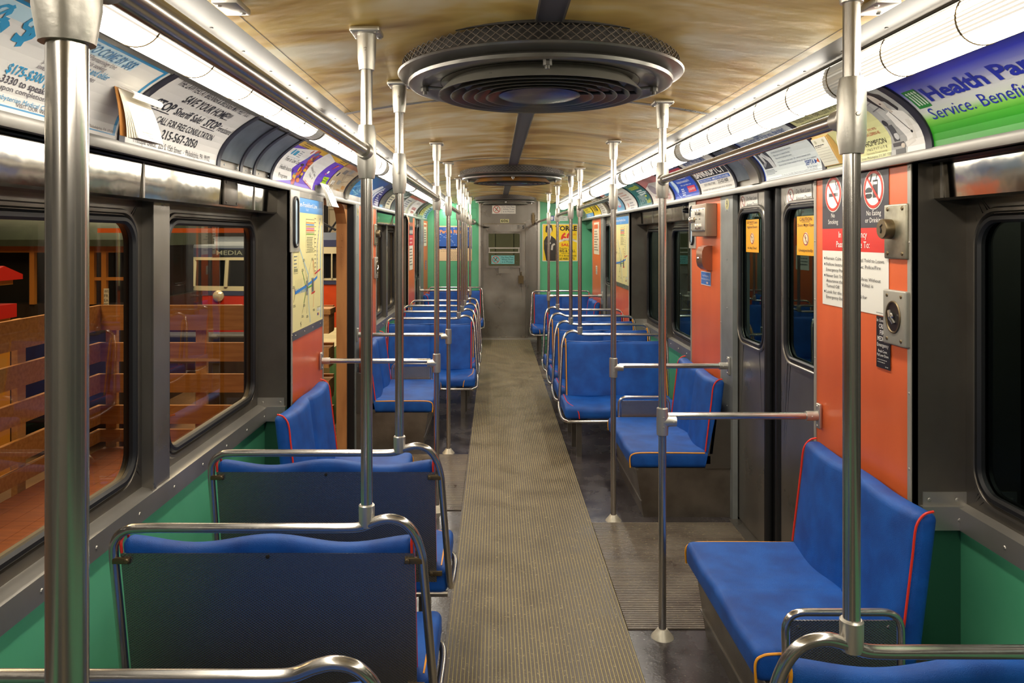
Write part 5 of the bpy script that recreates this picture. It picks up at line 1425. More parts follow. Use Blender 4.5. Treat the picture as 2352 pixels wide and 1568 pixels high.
for v, s in ((.205, '\u2022 Remain Calm and Seated Until Told to Leave.'), (.180, '\u2022 Follow Instructions of Crew; Police/Fire'), (.157, '   Emergency Personnel.'), (.132, '\u2022 Never Exit Train onto Track Area Without'), (.110, '   Assurance that Power (600 Volts) is'), (.088, '   Turned Off.'), (.063, '\u2022 Look for the Exit in Tunnel for'), (.041, '   Emergency Evacuation.')):
    ind = s.startswith(' '); t_ = s.strip().lstrip('\u2022 ')
    its.append(('t', t_, .040, v - .012, .0135, '2e2e34', {'w': min(.48, len(t_) * .0113)}))
    if not ind: its.append(('e', .024, v - .006, .005, .005, '2e2e34', 3))
its.append(('g', .46, .010, .51, 1, .01, .002, '55555a'))
printed('passenger_notice', wallmap(1, x, yl, 1.408), W_, .560, 'e9e6dc', its, 'large black, red and white passenger notice on the nearest orange panel', 'notice', base=.002)
printed('emergency_sticker', wallmap(1, x, 2.784, 1.215), .098, .19, '1d1b1f', [('t', 'In Event of', .049, .170, .012, 'e8e6e0', {'a': 'c', 'w': .085}), ('t', 'CRIME', .049, .146, .017, 'e8e6e0', {'a': 'c', 'w': .055, 'b': .01}), ('t', 'FIRE', .049, .123, .017, 'e8e6e0', {'a': 'c', 'w': .04, 'b': .01}), ('t', 'MEDICAL', .049, .100, .017, 'e8e6e0', {'a': 'c', 'w': .075, 'b': .01}), ('t', 'Emergency', .049, .079, .014, 'e8e6e0', {'a': 'c', 'w': .08}),
        ('t', 'Break Cover,', .049, .058, .010, 'e8e6e0', {'a': 'c', 'w': .065}), ('t', 'Pull Lever Down', .049, .043, .010, 'e8e6e0', {'a': 'c', 'w': .08}), ('g', .01, .032, .09, 2, .009, .003, 'b0aea8'), ('g', .065, .010, .09, 1, .01, .003, 'b0aea8')], 'narrow black CRIME FIRE MEDICAL sticker under the passenger notice', 'sticker', base=.004)
# door notices
def lean_sign(y_l, w_, lb, x=1.46, sd=1, z=1.857):
    return printed('door_sign', wallmap(sd, x, y_l, z), w_, .086, 'e2dfd6', [('r', 0, 0, .10, .086, 'eae6dc', 1)] + prohib(.05, .043, .036, walker(.05, .043, .026), 'a8352a') + [('r', .099, .0, .101, .086, '9a968c', 3), ('t', 'Do Not Lean', .118, .050, .022, '3a3a3e', {'w': .165}), ('t', 'Against Door', .118, .015, .022, '3a3a3e', {'w': .170})], lb, 'sign', 'white door signs', base=.002)
lean_sign(4.428, .295, 'white Do Not Lean Against Door sign on the far leaf of the right doors')
lean_sign(3.721, .295, 'white Do Not Lean Against Door sign on the near leaf of the right doors')
def yel(y_l, w_, lines, lb, x=1.474, z=1.61, sd=1):
    h = .187; its = []
    for t_, v, hh, ww in lines: its.append(('t', t_, w_ / 2, v, hh, '3a2a10', {'a': 'c', 'w': ww, 'b': .006}))
    its.append(('r', w_ / 2 - .045, .158, w_ / 2 + .02 if 'NOT' in lines[0][0] else w_ / 2 + .045, .160, '3a2a10', 4))
    its += prohib(w_ / 2, .078, .030, walker(w_ / 2, .078, .023), 'a8352a', bgc='f2e2b8')
    o = printed('door_sticker', wallmap(sd, x, y_l, z), w_, h, 'f0a818', its, lb, 'sticker', 'yellow door stickers', base=.002)
    return o
yel(4.365, .21, (('DO NOT Lean', .164, .015, .17), ('Against Doors', .138, .014, .17), ('At Any Time!', .018, .014, .15)), 'yellow At Any Time sticker in the far right-hand door window')
yel(3.63, .21, (('CAUTION', .164, .017, .14), ('Doors Might Open', .138, .014, .185), ('Unexpectedly', .018, .014, .16)), 'yellow CAUTION Doors Might Open sticker in the near right-hand door window')
# route maps
def route_map(sd, yl, z0, w_, h, lb, scratch=True):
    its = [('r', 0, h - .085, w_, h, '3f8fd4', 1), ('t', 'Market-Frankford Line', w_ * .43, h - .05, .026, 'f2f4f6', {'a': 'c', 'w': w_ * .72, 'b': .008}), ('t', 'The El', w_ * .45, h - .073, .014, 'dfe8f0', {'a': 'c', 'w': .06})]
    X = lambda a: w_ * a; Z = lambda b: h * b
    its += [('l', [(X(.17), Z(.66)), (X(.30), Z(.55)), (X(.42), Z(.46)), (X(.50), Z(.40)), (X(.50), Z(.2)), (X(.56), Z(.02))], .014, 'a9c3c4', 1), ('l', [(X(.97), Z(.8)), (X(.93), Z(.62)), (X(.92), Z(.4)), (X(.95), Z(.2)), (X(.93), Z(.02))], .026, 'a9c3c4', 1)]
    its += [('l', [(X(.08), Z(.285)), (X(.45), Z(.32)), (X(.72), Z(.355)), (X(.80), Z(.37))], .016, '2f7fd0', 3), ('l', [(X(.80), Z(.37)), (X(.80), Z(.62)), (X(.84), Z(.70)), (X(.88), Z(.80)), (X(.92), Z(.86))], .005, '3560c0', 3)]
    for i in range(9): its.append(('l', [(X(.10 + i * .045), Z(.30 + i * .004)), (X(.11 + i * .045), Z(.38 + i * .001))], .0018, '4a4a4a', 2)); its.append(('r', X(.09 + i * .045), Z(.275), X(.105 + i * .045), Z(.315), '2f7fd0', 4))
    for i in range(14): its.append(('e', X(.80 + .10 * max(0, i - 6) / 8), Z(.42 + i * .033), .005, .005, '3560c0', 4)); its.append(('g', X(.70), Z(.425 + i * .033), X(.77), 1, .01, .004, '6a6a50'))
    its += [('l', [(X(.42), Z(.31)), (X(.30), Z(.44))], .006, '4f9a3a'), ('l', [(X(.42), Z(.29)), (X(.35), Z(.19))], .006, '4f9a3a'), ('l', [(X(.40), Z(.295)), (X(.62), Z(.31))], .010, '4f9a3a'),
            ('l', [(X(.46), Z(.36)), (X(.33), Z(.52))], .003, '707050'), ('l', [(X(.46), Z(.36)), (X(.60), Z(.52))], .003, '707050'), ('l', [(X(.46), Z(.30)), (X(.30), Z(.12))], .003, '707050'), ('l', [(X(.48), Z(.30)), (X(.44), Z(.10))], .003, '707050'),
            ('l', [(X(.68), Z(.38)), (X(.65), Z(.52))], .004, 'e0803a'), ('l', [(X(.72), Z(.38)), (X(.66), Z(.52))], .004, 'e0803a'), ('l', [(X(.70), Z(.34)), (X(.66), Z(.13))], .004, 'e0803a'),
            ('l', [(X(.72), Z(.40)), (X(.92), Z(.43))], .010, 'd0302a'), ('l', [(X(.60), Z(.245)), (X(.72), Z(.255))], .010, 'd0302a'), ('l', [(X(.05), Z(.33)), (X(.09), Z(.29))], .005, 'b03a7a'), ('l', [(X(.04), Z(.22)), (X(.09), Z(.28))], .005, '9a7a3a'),
            ('r', X(.43), Z(.245), X(.48), Z(.36), '8a8a82', 4), ('r', X(.60), Z(.255), X(.68), Z(.37), '8a8a82', 2), ('r', X(.62), Z(.265), X(.66), Z(.36), '5a5a58', 4)]
    kx0, kx1 = X(.42), X(.70)
    its += [('l', [(kx0, Z(.58)), (kx1, Z(.58)), (kx1, Z(.84)), (kx0, Z(.84)), (kx0, Z(.58))], .002, '4a4a3a')]
    for i, c in enumerate(('e8923a', '4a8ad0', 'a88a3a', 'c05a9a', 'e0503a', 'b0a080', '7aa83a')): its.append(('r', kx0 + .006, Z(.815 - i * .015 - .008), kx1 - .006, Z(.815 - i * .015 + .003), c, 2))
    its += [('g', kx0 + .02, Z(.70), kx1 - .01, 9, .010, .004, '6a6a55'), ('l', [(X(.05), Z(.43)), (X(.17), Z(.43)), (X(.17), Z(.61)), (X(.05), Z(.61)), (X(.05), Z(.43))], .0018, '55553f'), ('g', X(.06), Z(.56), X(.15), 4, .02, .006, '6a7a8a'), ('r', X(.06), Z(.44), X(.16), Z(.465), '8a8a62', 2),
            ('g', X(.79), Z(.12), X(.92), 3, .01, .004, '9a9a80'), ('r', X(.79), Z(.085), X(.92), Z(.11), 'eeeede', 2), ('r', X(.80), Z(.05), X(.83), Z(.07), '2a4a9a', 3), ('r', X(.84), Z(.05), X(.86), Z(.07), 'd0402a', 3)]
    for a, b in ((.28, .455), (.32, .53), (.6, .53), (.33, .18), (.28, .10), (.43, .085), (.65, .115), (.02, .34), (.04, .20)): its.append(('g', X(a), Z(b), X(a + .07), 2, .008, .004, '6a6a50'))
    if scratch: its.append(('l', [(X(.27), Z(.055)), (X(.24), Z(.045)), (X(.27), Z(.035)), (X(.25), Z(.02))], .004, '2a2a2a'))
    o = printed('route_map', wallmap(sd, PX[sd], yl, z0), w_, h, 'e6dc9c', its, lb, 'map', 'line maps on the orange panels', base=.002)
    m = MB(); a = PX[sd]; b = a - sd * .004; ya, yb = (yl, yl + w_) if sd < 0 else (yl - w_, yl)
    m.box(min(a, b), max(a, b), ya, yb, z0 - .045, z0 - .001); m.box(min(a, b), max(a, b), ya, yb, z0 + h + .001, 1.955)
    for i in range(4): m.dome((b, ya + w_ * (.1 + .27 * i), z0 - .023), (-sd, 0, 0), .006)
    S('trim_21', m, STEEL, False)
    return o
route_map(-1, 4.06, 1.172, .72, .75, 'large cream Market-Frankford Line map on the left orange panel by the open doorway')
route_map(1, 8.84, 1.172, .88, .75, 'smaller-looking cream line map on the right-hand far orange panel', False)
# oval inspection glass beside the maps and its steel plate
def oval(sd, yc, lb, mt_='aluminium'):
    x = PX[sd]; root = thing('oval_light', (x, yc, 1.78), lb, 'panel lamp', 'oval panel lamps')
    B = Vector(root.location); T = lambda v: v - B
    m = MB(T=T); a = x - sd * .006; m.box(min(x, a), max(x, a), yc - .10, yc + .085, 1.615, 1.955); m.build('plate', ALUM, root, False)
    pts = rrect(yc - .01, 1.78, .038, .135, .037, 6)
    m = MB(T=T); m.tube([(x - sd * .010, y, z) for y, z in pts], .009, 8, True); m.build('gasket', RUBBER, root)
    m = MB(T=T); n = len(pts); m.add([(x - sd * .010, y, z) for y, z in pts], [tuple(range(n))]); m.build('lens', mat('pale_lamp_lens', 'b8cfe0', .15, 0), root, False)
    return root
oval(-1, 4.125, 'oval lens on a steel plate at the top left corner of the left route map')
oval(1, 5.385, 'oval lens on a steel plate left of the control box')
# numbers and end-wall signs
printed('door_number', wallmap(1, 1.424, 4.61, 1.86), .08, .08, '868a88', [('e', .045, .04, .035, .035, 'a8a060', 1), ('t', '9', .045, .018, .045, '2a2a2a', {'a': 'c', 'b': .01})], 'door number 9 on the grey post right', 'number', 'door numbers', base=.001)
printed('door_number', wallmap(-1, -1.104, 5.95, 1.86), .08, .08, '868a88', [('e', .035, .04, .032, .032, 'a8a060', 1), ('t', '4', .035, .018, .045, '2a2a2a', {'a': 'c', 'b': .01})], 'door number 4 on the left post by the open doorway', 'number', 'door numbers', base=.001)
printed('door_number', wallmap(-1, -1.104, 11.28, 1.87), .1, .08, '868a88', [('t', '6', .05, .018, .045, '2a2a2a', {'a': 'c', 'b': .01})], 'door number 6 on the far left post', 'number', 'door numbers', base=.001)
printed('door_number', wallmap(1, 1.424, 9.96, 1.87), .1, .08, '868a88', [('t', '7', .05, .018, .045, '2a2a2a', {'a': 'c', 'b': .01})], 'door number 7 on the far right post', 'number', 'door numbers', base=.001)
def dnp(x, z, w_, h, bg, tc, lb, yy, nm='end_sign'):
    ex = lambda cx, cy, s: [('l', [(cx - s * .4, cy - s * .6), (cx, cy + s * .1), (cx + s * .3, cy + s * .5)], s * .2, '2a2a2a', 4), ('l', [(cx + s * .5, cy - s * .6), (cx, cy), (cx - s * .4, cy + s * .3)], s * .2, '2a2a2a', 4), ('e', cx + s * .35, cy + s * .62, s * .15, s * .15, '2a2a2a', 4)]
    r = h * .43
    return printed(nm, endmap(x, z, yy), w_, h, bg, prohib(r * 1.2, h / 2, r, ex(r * 1.2, h / 2, r * .8), 'b03024', bgc=bg) + [('r', r * 2.45, 0, r * 2.45 + .003, h, '8a8a84', 3)] +
        [('t', t_, (r * 2.5 + w_) / 2, h * v, h * .17, tc, {'a': 'c', 'w': ww * w_}) for t_, v, ww in (('Do Not Pass', .70, .52), ('While Train', .43, .50), ('is in Motion', .16, .48))], lb, 'sign', 'Do Not Pass signs', base=.002)
dnp(-.046, 2.076, .385, .142, 'dedad0', '33405a', 'white Do Not Pass While Train is in Motion sign above the end door', YE - .012)
dnp(-.060, 1.248, .38, .14, '6fb6b4', '20383a', 'greenish Do Not Pass sign inside the end door window', YE + .016)
printed('car_number', endmap(.086, 1.928, YE - .03), .143, .058, 'c9c48a', [('t', '606', .0715, .010, .040, '1e1e1e', {'a': 'c', 'w': .12, 'b': .02})], 'car number 606 above the end door', 'number', base=.002)
printed('stencil_number', endmap(.36, 1.80, YE + .005), .13, .09, '8c877e', [('t', '5', .09, .03, .05, '1e1e1e', {'b': .03}), ('g', .01, .08, .06, 3, .02, .008, '2a2a2a')], 'stencilled 5 at the upper right of the end door', 'number', base=.002)
# posters on the end wall
rnd = random.Random(12); its = [('r', 0, .215, .565, .555, '2a5fb4', 1)]
for i in range(26):
    a = i / 26 * .565; its.append(('p', [(a, .19 + rnd.uniform(0, .02)), (a + .024, .19 + rnd.uniform(0, .02)), (a + .024, .235), (a, .235)], '2a5fb4', 1))
its += [('t', 'Park & Ride', .045, .455, .055, 'e89a4a', {'w': .36, 'b': .03})]
for i in range(40): a, b = rnd.uniform(.02, .54), rnd.uniform(.25, .545); its.append(('r', a, b, a + rnd.uniform(.005, .03), b + rnd.uniform(.003, .010), 'c8dcf0', 3))
its += [('g', .06, .19, .5, 1, .02, .006, '6a5a4a'), ('t', 'at the following parking locations:', .06, .155, .012, '6a5a4a', {'w': .40})] + [('g', .16, .14, .40, 6, .022, .007, '7a6a5a')]
printed('transit_poster', endmap(-.952, 1.300), .572, .575, 'e8d0a4', its, 'blue-topped Park and Ride poster on the green end wall, left', 'poster', base=.006)
its = [('p', [(.06, .0), (.02, .2), (.02, .33), (.055, .40), (.10, .42), (.15, .41), (.21, .36), (.24, .28), (.22, .10), (.22, 0)], '2e2a26', 2), ('p', [(.045, .48), (.05, .57), (.10, .60), (.15, .59), (.165, .52), (.16, .47), (.14, .545), (.08, .55), (.07, .46)], '1c1a18', 4),
       ('e', .112, .505, .036, .055, 'c8beb0', 3), ('l', [(.112, .45), (.115, .40)], .03, 'b8aea0', 3), ('p', [(.09, .41), (.14, .41), (.12, .33)], 'd8d2c6', 4), ('l', [(.08, .28), (.13, .30)], .03, 'd0c6b8', 4), ('l', [(.20, .28), (.16, .26), (.15, .18)], .03, 'c8c0b4', 4), ('l', [(.03, .3), (.1, .26)], .04, '3e3a34', 3),
       ('t', 'TORRE', .21, .500, .075, '1c1c1a', {'w': .355, 'b': .04}), ('t', '60', .30, .33, .13, 'd8341e', {'w': .19, 'b': .04}), ('t', 'th', .50, .42, .035, 'd8341e', {'w': .045}),
       ('p', [(.26, .30), (.36, .335), (.48, .335), (.57, .30), (.56, .34), (.48, .372), (.36, .372), (.27, .34)], 'e8e0c8', 6), ('t', 'ANNIVERSARY', .30, .335, .022, '5a3a20', {'w': .24, 'lay': 8}),
       ('t', 'SALE', .305, .245, .042, 'd8341e', {'w': .17, 'b': .03}), ('t', 'Regular', .28, .195, .03, '3a2a10', {'w': .13}), ('t', 'BIG & TALL', .28, .145, .042, '1c1c1a', {'w': .26, 'b': .02}), ('t', "MEN'S WEAR", .31, .115, .018, '3a2a10', {'w': .18}),
       ('t', '217 S. Broad Street', .245, .075, .025, '1c1c1a', {'w': .31, 'b': .01}), ('t', 'Call 468-7272', .245, .02, .035, '1c1c1a', {'w': .28, 'b': .01}), ('p', [(.40, .47), (.39, .37), (.44, .37)], 'e8e0d0', 4)]
printed('store_poster', endmap(.785, 1.298), .572, .605, 'f2cf16', [('l', [(0, 0), (.572, 0), (.572, .605), (0, .605), (0, 0)], .012, 'e8e4d8', 1)] + its, 'yellow TORRE 60th Anniversary Sale poster on the green end wall, right', 'poster', base=.006)
printed('end_label', endmap(.90, 1.958), .30, .085, 'dfe6dc', [('r', 0, 0, .075, .085, '2f4f9a', 1), ('r', .015, .03, .06, .07, 'dfe6f0', 2), ('e', .037, .02, .018, .008, 'dfe6f0', 2), ('t', 'For Your Safety', .11, .05, .018, '3a4a44', {'w': .15}), ('g', .09, .038, .28, 2, .014, .006, '6a7a72')], 'white and blue label above the yellow end-wall poster', 'label', base=.004)
# small notices on the far orange panels
def small(sd, yl, z, w_, h, bg, its, nm, lb, cat='notice', grp=None): return printed(nm, wallmap(sd, PX[sd], yl, z), w_, h, bg, its, lb, cat, grp, base=.002)
small(-1, 6.50, 1.50, .26, .47, 'dcd6bc', [('r', .02, .38, .20, .43, 'c8463a', 2), ('t', 'NOTICE', .04, .39, .028, 'f0e8dc', {'w': .14})] + [('g', .03, .34, .22, 8, .035, .014, '7a7868')], 'notice', 'cream notice with a red heading on the left orange panel past the doorway')
small(-1, 9.62, 1.26, .42, .70, 'e4ded0', [('r', 0, .46, .42, .70, '2c2c36', 1), ('r', 0, .32, .42, .46, 'c83a36', 1)] + [('e', .08 + i * .13, .60 - j * .1, .035, .03, 'e8dcd0' if j else 'd86a50', 3) for i in range(3) for j in range(2)] + [('g', .05, .42, .36, 2, .05, .02, 'e8b8b0'), ('g', .05, .28, .38, 6, .04, .016, '6a6a68')], 'passenger_notice', 'far passenger notice in black, red and white on the left orange panel')
small(-1, 11.60, 1.55, .45, .36, 'dcd6bc', [('r', .03, .30, .38, .34, 'c8603a', 2), ('g', .05, .26, .38, 6, .038, .018, '6a6a5a')], 'notice', 'cream notice on the last left orange panel')
small(1, 10.75, 1.45, .55, .45, 'd8d0bc', [('r', .03, .36, .42, .42, 'd0603a', 2), ('g', .05, .33, .46, 8, .037, .018, '7a7868')], 'notice', 'cream notice on the last right orange panel')
small(1, 10.55, 1.17, .16, .12, 'e6d8c0', [('g', .02, .1, .14, 4, .025, .012, '7a8aa0')], 'sticker', 'small pale sticker on the last right orange panel', 'sticker')
small(-1, 11.85, 1.17, .14, .15, '3f62b0', [('g', .02, .12, .12, 4, .03, .01, 'c8d4ec')], 'sticker', 'small blue sticker on the last left orange panel', 'sticker')
small(-1, 6.55, 1.10, .10, .20, '3f62b0', [('g', .02, .17, .08, 5, .03, .01, 'c8d4ec')], 'sticker', 'small blue sticker on the left orange panel past the doorway', 'sticker')
small(1, 5.157, 1.372, .228, .088, '3f74c4', [('l', [(0, 0), (.228, 0), (.228, .088), (0, .088), (0, 0)], .004, 'e8ecf2', 2), ('t', 'In an Emergency,', .114, .056, .014, 'e8eef8', {'a': 'c', 'w': .15}), ('t', 'Please Take Note, Stand With Care', .114, .034, .012, 'e8eef8', {'a': 'c', 'w': .20}), ('r', .13, .010, .17, .022, 'e8d0d0', 3)], 'sticker', 'small blue sticker below the steel cover on the right orange panel', 'sticker')
# ------------------------------------------------------------------ fittings on the walls
def lock_plate(sd, y0, y1, lb):
    x = PX[sd]; root = thing('lock_plate', (x, (y0 + y1) / 2, 1.72), lb, 'lock plate', 'key lock plates'); B = Vector(root.location); T = lambda v: v - B
    a = x - sd * .014
    m = MB(T=T); m.rbox(min(a, x), max(a, x), y0, y1, 1.62, 1.815, .006, k=2)
    m.build('plate', mat('worn_nickel_plate', 'a7a28e', .35, .75, var=(14, '6f6c5c', .8)), root)
    for q in (y0 + .025, y1 - .025):
        for z in (1.64, 1.798):
            m = MB(T=T); m.dome((a, q, z), (-sd, 0, 0), .008); m.build('screw', BRASS, root)
    m = MB(T=T); c = (y0 + y1) / 2 + .03 * 1; m.lathe([(.036, 0), (.036, -sd * .028), (.033, -sd * .032), (0, -sd * .032)], (a, c, 1.727), 'x', 24); m.build('lock_barrel', BRASS, root)
    m = MB(T=T); e = a - sd * .0325; m.tube([(e, c - .006, 1.742), (e, c + .006, 1.736), (e, c, 1.724), (e, c + .003, 1.712)], .003, 6); m.build('keyhole', RUBBER, root)
    return root
def lever_plate(sd, y0, y1, lb):
    x = PX[sd]; root = thing('lever_plate', (x, (y0 + y1) / 2, 1.41), lb, 'emergency lever', 'emergency lever plates'); B = Vector(root.location); T = lambda v: v - B
    a = x - sd * .022; yc = (y0 + y1) / 2; zc = 1.415
    m = MB(T=T); m.rbox(min(a, x), max(a, x), y0, y1, 1.315, 1.51, .007, k=2); m.build('plate', mat('grey_cast_plate', '9a968a', .45, .35, bump=(60, .2)), root)
    for q in (y0 + .025, y1 - .03):
        for z in (1.335, 1.49):
            m = MB(T=T); m.dome((a, q, z), (-sd, 0, 0), .007); m.build('screw', BRASS, root)
    m = MB(T=T)
    n = 28; ring = [(a - sd * .001, yc + .045 * math.cos(2 * PI * i / n), zc + .055 * math.sin(2 * PI * i / n)) for i in range(n)]
    m.add(ring, [tuple(range(n))]); m.build('opening', mat('lever_recess', '1c1a18', .3), root, False)
    m = MB(T=T); m.tube(ring, .004, 6, True)
    m.build('rim', BRASS, root)
    m = MB(T=T); m.tube([(a - sd * .004, yc + .02, zc + .02), (a - sd * .012, yc, zc), (a - sd * .004, yc - .01, zc - .02)], .007, 8); m.dome((a - sd * .008, yc, zc + .004), (-sd, 0, 0), .012)
    m.build('lever', CHROME, root)
    return root
lock_plate(1, 2.565, 2.712, 'steel plate with a round key lock, upper right of the passenger notice')
lever_plate(1, 2.558, 2.705, 'grey plate with an oval lever opening below the key lock at right')
lock_plate(-1, 6.80, 6.93, 'far key lock plate on the left orange panel past the doorway')
lever_plate(-1, 6.80, 6.93, 'far lever plate on the left orange panel past the doorway')
# control box on the second orange panel
x = 1.43; root = thing('control_box', (x, 4.96, 1.80), 'grey steel box with push buttons and a key switch on the right orange panel', 'control box'); B = Vector(root.location); T = lambda v: v - B
m = MB(T=T); m.rbox(x - .075, x, 4.79, 5.13, 1.70, 1.915, .006, k=2); m.build('box', mat('box_bronze_steel', '8a7560', .45, .4), root)
m = MB(T=T); m.rbox(x - .084, x - .07, 4.80, 5.12, 1.735, 1.888, .008, k=2)
fpl = m.build('face_plate', ALUM, root)
for y in (4.815, 5.105):
    for z in (1.745, 1.876):
        m = MB(T=T); m.dome((x - .084, y, z), (-1, 0, 0), .005); m.build('screw', DSCREW, fpl)
for y in (4.96, 4.90):
    for z in (1.86, 1.765):
        m = MB(T=T); m.lathe([(.018, 0), (.018, -.012), (.014, -.016), (0, -.016)], (x - .084, y, z), 'x', 14); m.build('push_button', ALUM, fpl)
m = MB(T=T); m.lathe([(.022, 0), (.022, -.018), (.016, -.022), (0, -.022)], (x - .084, 5.085, 1.812), 'x', 14); m.build('key_switch', CHROME, root)
m = MB(T=T); m.lathe([(.02, 0), (.018, -.004), (0, -.004)], (x - .084, 5.03, 1.812), 'x', 14); m.build('indicator', BRASS, root)
m = MB(T=T)
for y in (4.98, 4.90): m.box(x - .0855, x - .083, y - .014, y + .014, 1.812, 1.818)
m.build('slots', DSCREW, root)
# bronze steel cover below it
root = thing('steel_cover', (x, 4.97, 1.55), 'rounded brown steel cover below the control box at right', 'cover'); B = Vector(root.location); T = lambda v: v - B
pr = [(x, 1.475), (x - .035, 1.478), (x - .06, 1.50), (x - .068, 1.53), (x - .068, 1.60), (x - .055, 1.63), (x - .03, 1.64), (x, 1.64)]
m = MB(T=T); m.prof_y(pr, 4.90, 5.04); m.build('shell', mat('brown_bronze_steel', '96654a', .3, .7), root)
m = MB(T=T); m.dome((x - .068, 4.99, 1.555), (-1, 0, 0), .010, h=1); m.build('rivet', CHROME, root)
# plates on the transoms
def tplate(sd, yc, lb, knob=False):
    x = PX[sd] + sd * .067; root = thing('cover_plate', (x, yc, 1.89), lb, 'plate'); B = Vector(root.location); T = lambda v: v - B
    m = MB(T=T); m.rbox(min(x - .005, x + .005), max(x - .005, x + .005), yc - .085, yc + .085, 1.838, 1.95, .003, k=1); m.build('plate', DSTEEL, root)
    for a in (-.065, .065):
        for z in (1.85, 1.938):
            m = MB(T=T); m.dome((x - sd * .005, yc + a, z), (-sd, 0, 0), .007); m.build('screw', DSCREW, root)
    if knob:
        m = MB(T=T); m.lathe([(.022, 0), (.02, -sd * .03), (.012, -sd * .05), (0, -sd * .05)], (x, yc, 1.90), 'x', 14); m.build('knob', RUBBER, root)
tplate(-1, 3.31, 'steel cover plate with four screws on the shiny strip above the left windows')
tplate(1, 5.75, 'steel plate with a black knob above the right-hand windows, beside the control box', True)
# pull handle on the right window post
m = MB(); hx = WX[1] - .06; m.tube(fillet([(hx + .02, 6.90, 1.02), (hx - .03, 6.90, 1.02), (hx - .03, 6.90, 1.17), (hx + .02, 6.90, 1.17)], .02, 4), .008, 8)
tag(m.build('pull_handle', CHROME), 'small curved pull handle on the post between right-hand windows', 'handle')
# ceiling brackets at the top edge of the picture
for x, lb in ((-.62, 'small bolted bracket at the ceiling edge, upper left'), (.90, 'small bolted bracket at the ceiling edge, upper right')):
    m = MB(); z = EYE + .545; m.rbox(x - .03, x + .03, 1.70, 1.80, z - .012, z + .004, .004, k=1)
    for a, b in ((-.018, 1.72), (.018, 1.78)): m.dome((x + a, b, z - .012), (0, 0, -1), .007)
    o = m.build('ceiling_bracket', ALUM); tag(o, lb, 'bracket')
# flanges of the rails on the end wall
# conduit box high on the end wall
# ------------------------------------------------------------------ the museum hall outside
m = MB(); m.box(-14, -1.9, -3, 20, -1.15, -1.10); S('hall_floor'.replace('hall_floor', 'floor'), m, mat('hall_concrete', '9a7650', .7, 0, var=(2, '7a5c3e', .7)), False)
m = MB(); m.box(-14, -3.8, 17, 17.2, -1.1, 6); m.box(-14, -13.8, -3, 17, -1.1, 6); S('wall_hall', m, mat('hall_dark_wall', '2a2622', .8), False)
m = MB(); m.box(-3.8, 2, 17, 17.2, -1.1, 6)
for i in range(14): m.box(-3.8 + i * .42, -3.78 + i * .42, 16.97, 17, 1.2, 5)
m.box(-3.8, 2, 16.95, 17, 2.32, 2.42)
S('wall_hall', m, mat('hall_cream_siding', 'c8b898', .7), False)
m = MB(); m.box(-3.25, -1.42, -1.5, 6.2, -.10, -.05)
for i in range(13): m.box(-3.25 + i * .14, -3.246 + i * .14, -1.5, 6.2, -.05, -.049)
o = m.build('deck', DECK, None, False); tag(o, 'orange-brown wooden deck outside the left windows', 'deck')
# fence: the side along the deck and the end of it
ZB = [(1.130, .924), (.82, .664), (.56, .408), (.30, .148), (.10, .0)]
def fence(end, lb):
    base = (-2.3, 6.17, 0) if end else (-3.27, 2.4, 0)
    root = thing('plank_fence', base, lb, 'fence', 'pine plank fences on the deck'); B = Vector(base); T = lambda v: v - B
    for zt, zb in ZB:
        m = MB(T=T)
        if end: m.box(-3.27, -1.34, 6.17, 6.205, zb, zt)
        else: m.box(-3.305, -3.27, -1.5, 6.205, zb, zt)
        m.build('board', WOOD, root, False)
    for k in ((-3.20, -2.45, -1.62) if end else (5.2, 3.6, 2.0, .4)):
        m = MB(T=T)
        if end: m.box(k - .045, k + .045, 6.206, 6.25, -.3, 1.125)
        else: m.box(-3.35, -3.306, k - .045, k + .045, -.3, 1.125)
        m.build('post', WOODL, root, False)
    return root
fence(True, 'pine plank fence across the end of the deck, seen through the second left window')
fence(False, 'pine plank fence along the side of the deck, seen through the nearest left window')
m = MB(); m.box(-2.9, -1.6, 7.2, 9.0, .55, .60); m.box(-2.9, -2.85, 7.2, 9.0, -.4, .55); m.box(-1.66, -1.6, 7.2, 9.0, -.4, .55)
tag(m.build('pale_ramp', mat('pale_painted_ramp', 'b8ae84', .6, 0, var=(4, '8e8460', .7)), None, False), 'pale wooden ramp behind the deck fence', 'ramp')
m = MB(); m.rbox(-3.4, -1.9, 6.8, 7.05, .62, .80, .03); tag(m.build('dark_beam', mat('dark_underframe', '1a1a24', .5)), 'dark beam lying behind the fence boards', 'beam')
for i, (za, lb) in enumerate(((1.12, 'top pine box by the fence end, seen through the open doorway'), (.80, 'middle pine box by the fence end, seen through the open doorway'), (.54, 'lowest pine box by the fence end, seen through the open doorway'))):
    m = MB(); m.box(-1.62, -1.335, 5.98, 6.165, za - (.20 if i == 0 else .155), za - (.045 if i == 0 else 0))
    if i == 0: m.box(-1.64, -1.32, 5.965, 6.168, za - .045, za)
    o = m.build('pine_box', WOODL, None, False); tag(o, lb, 'wooden box', 'pine boxes at the doorway')
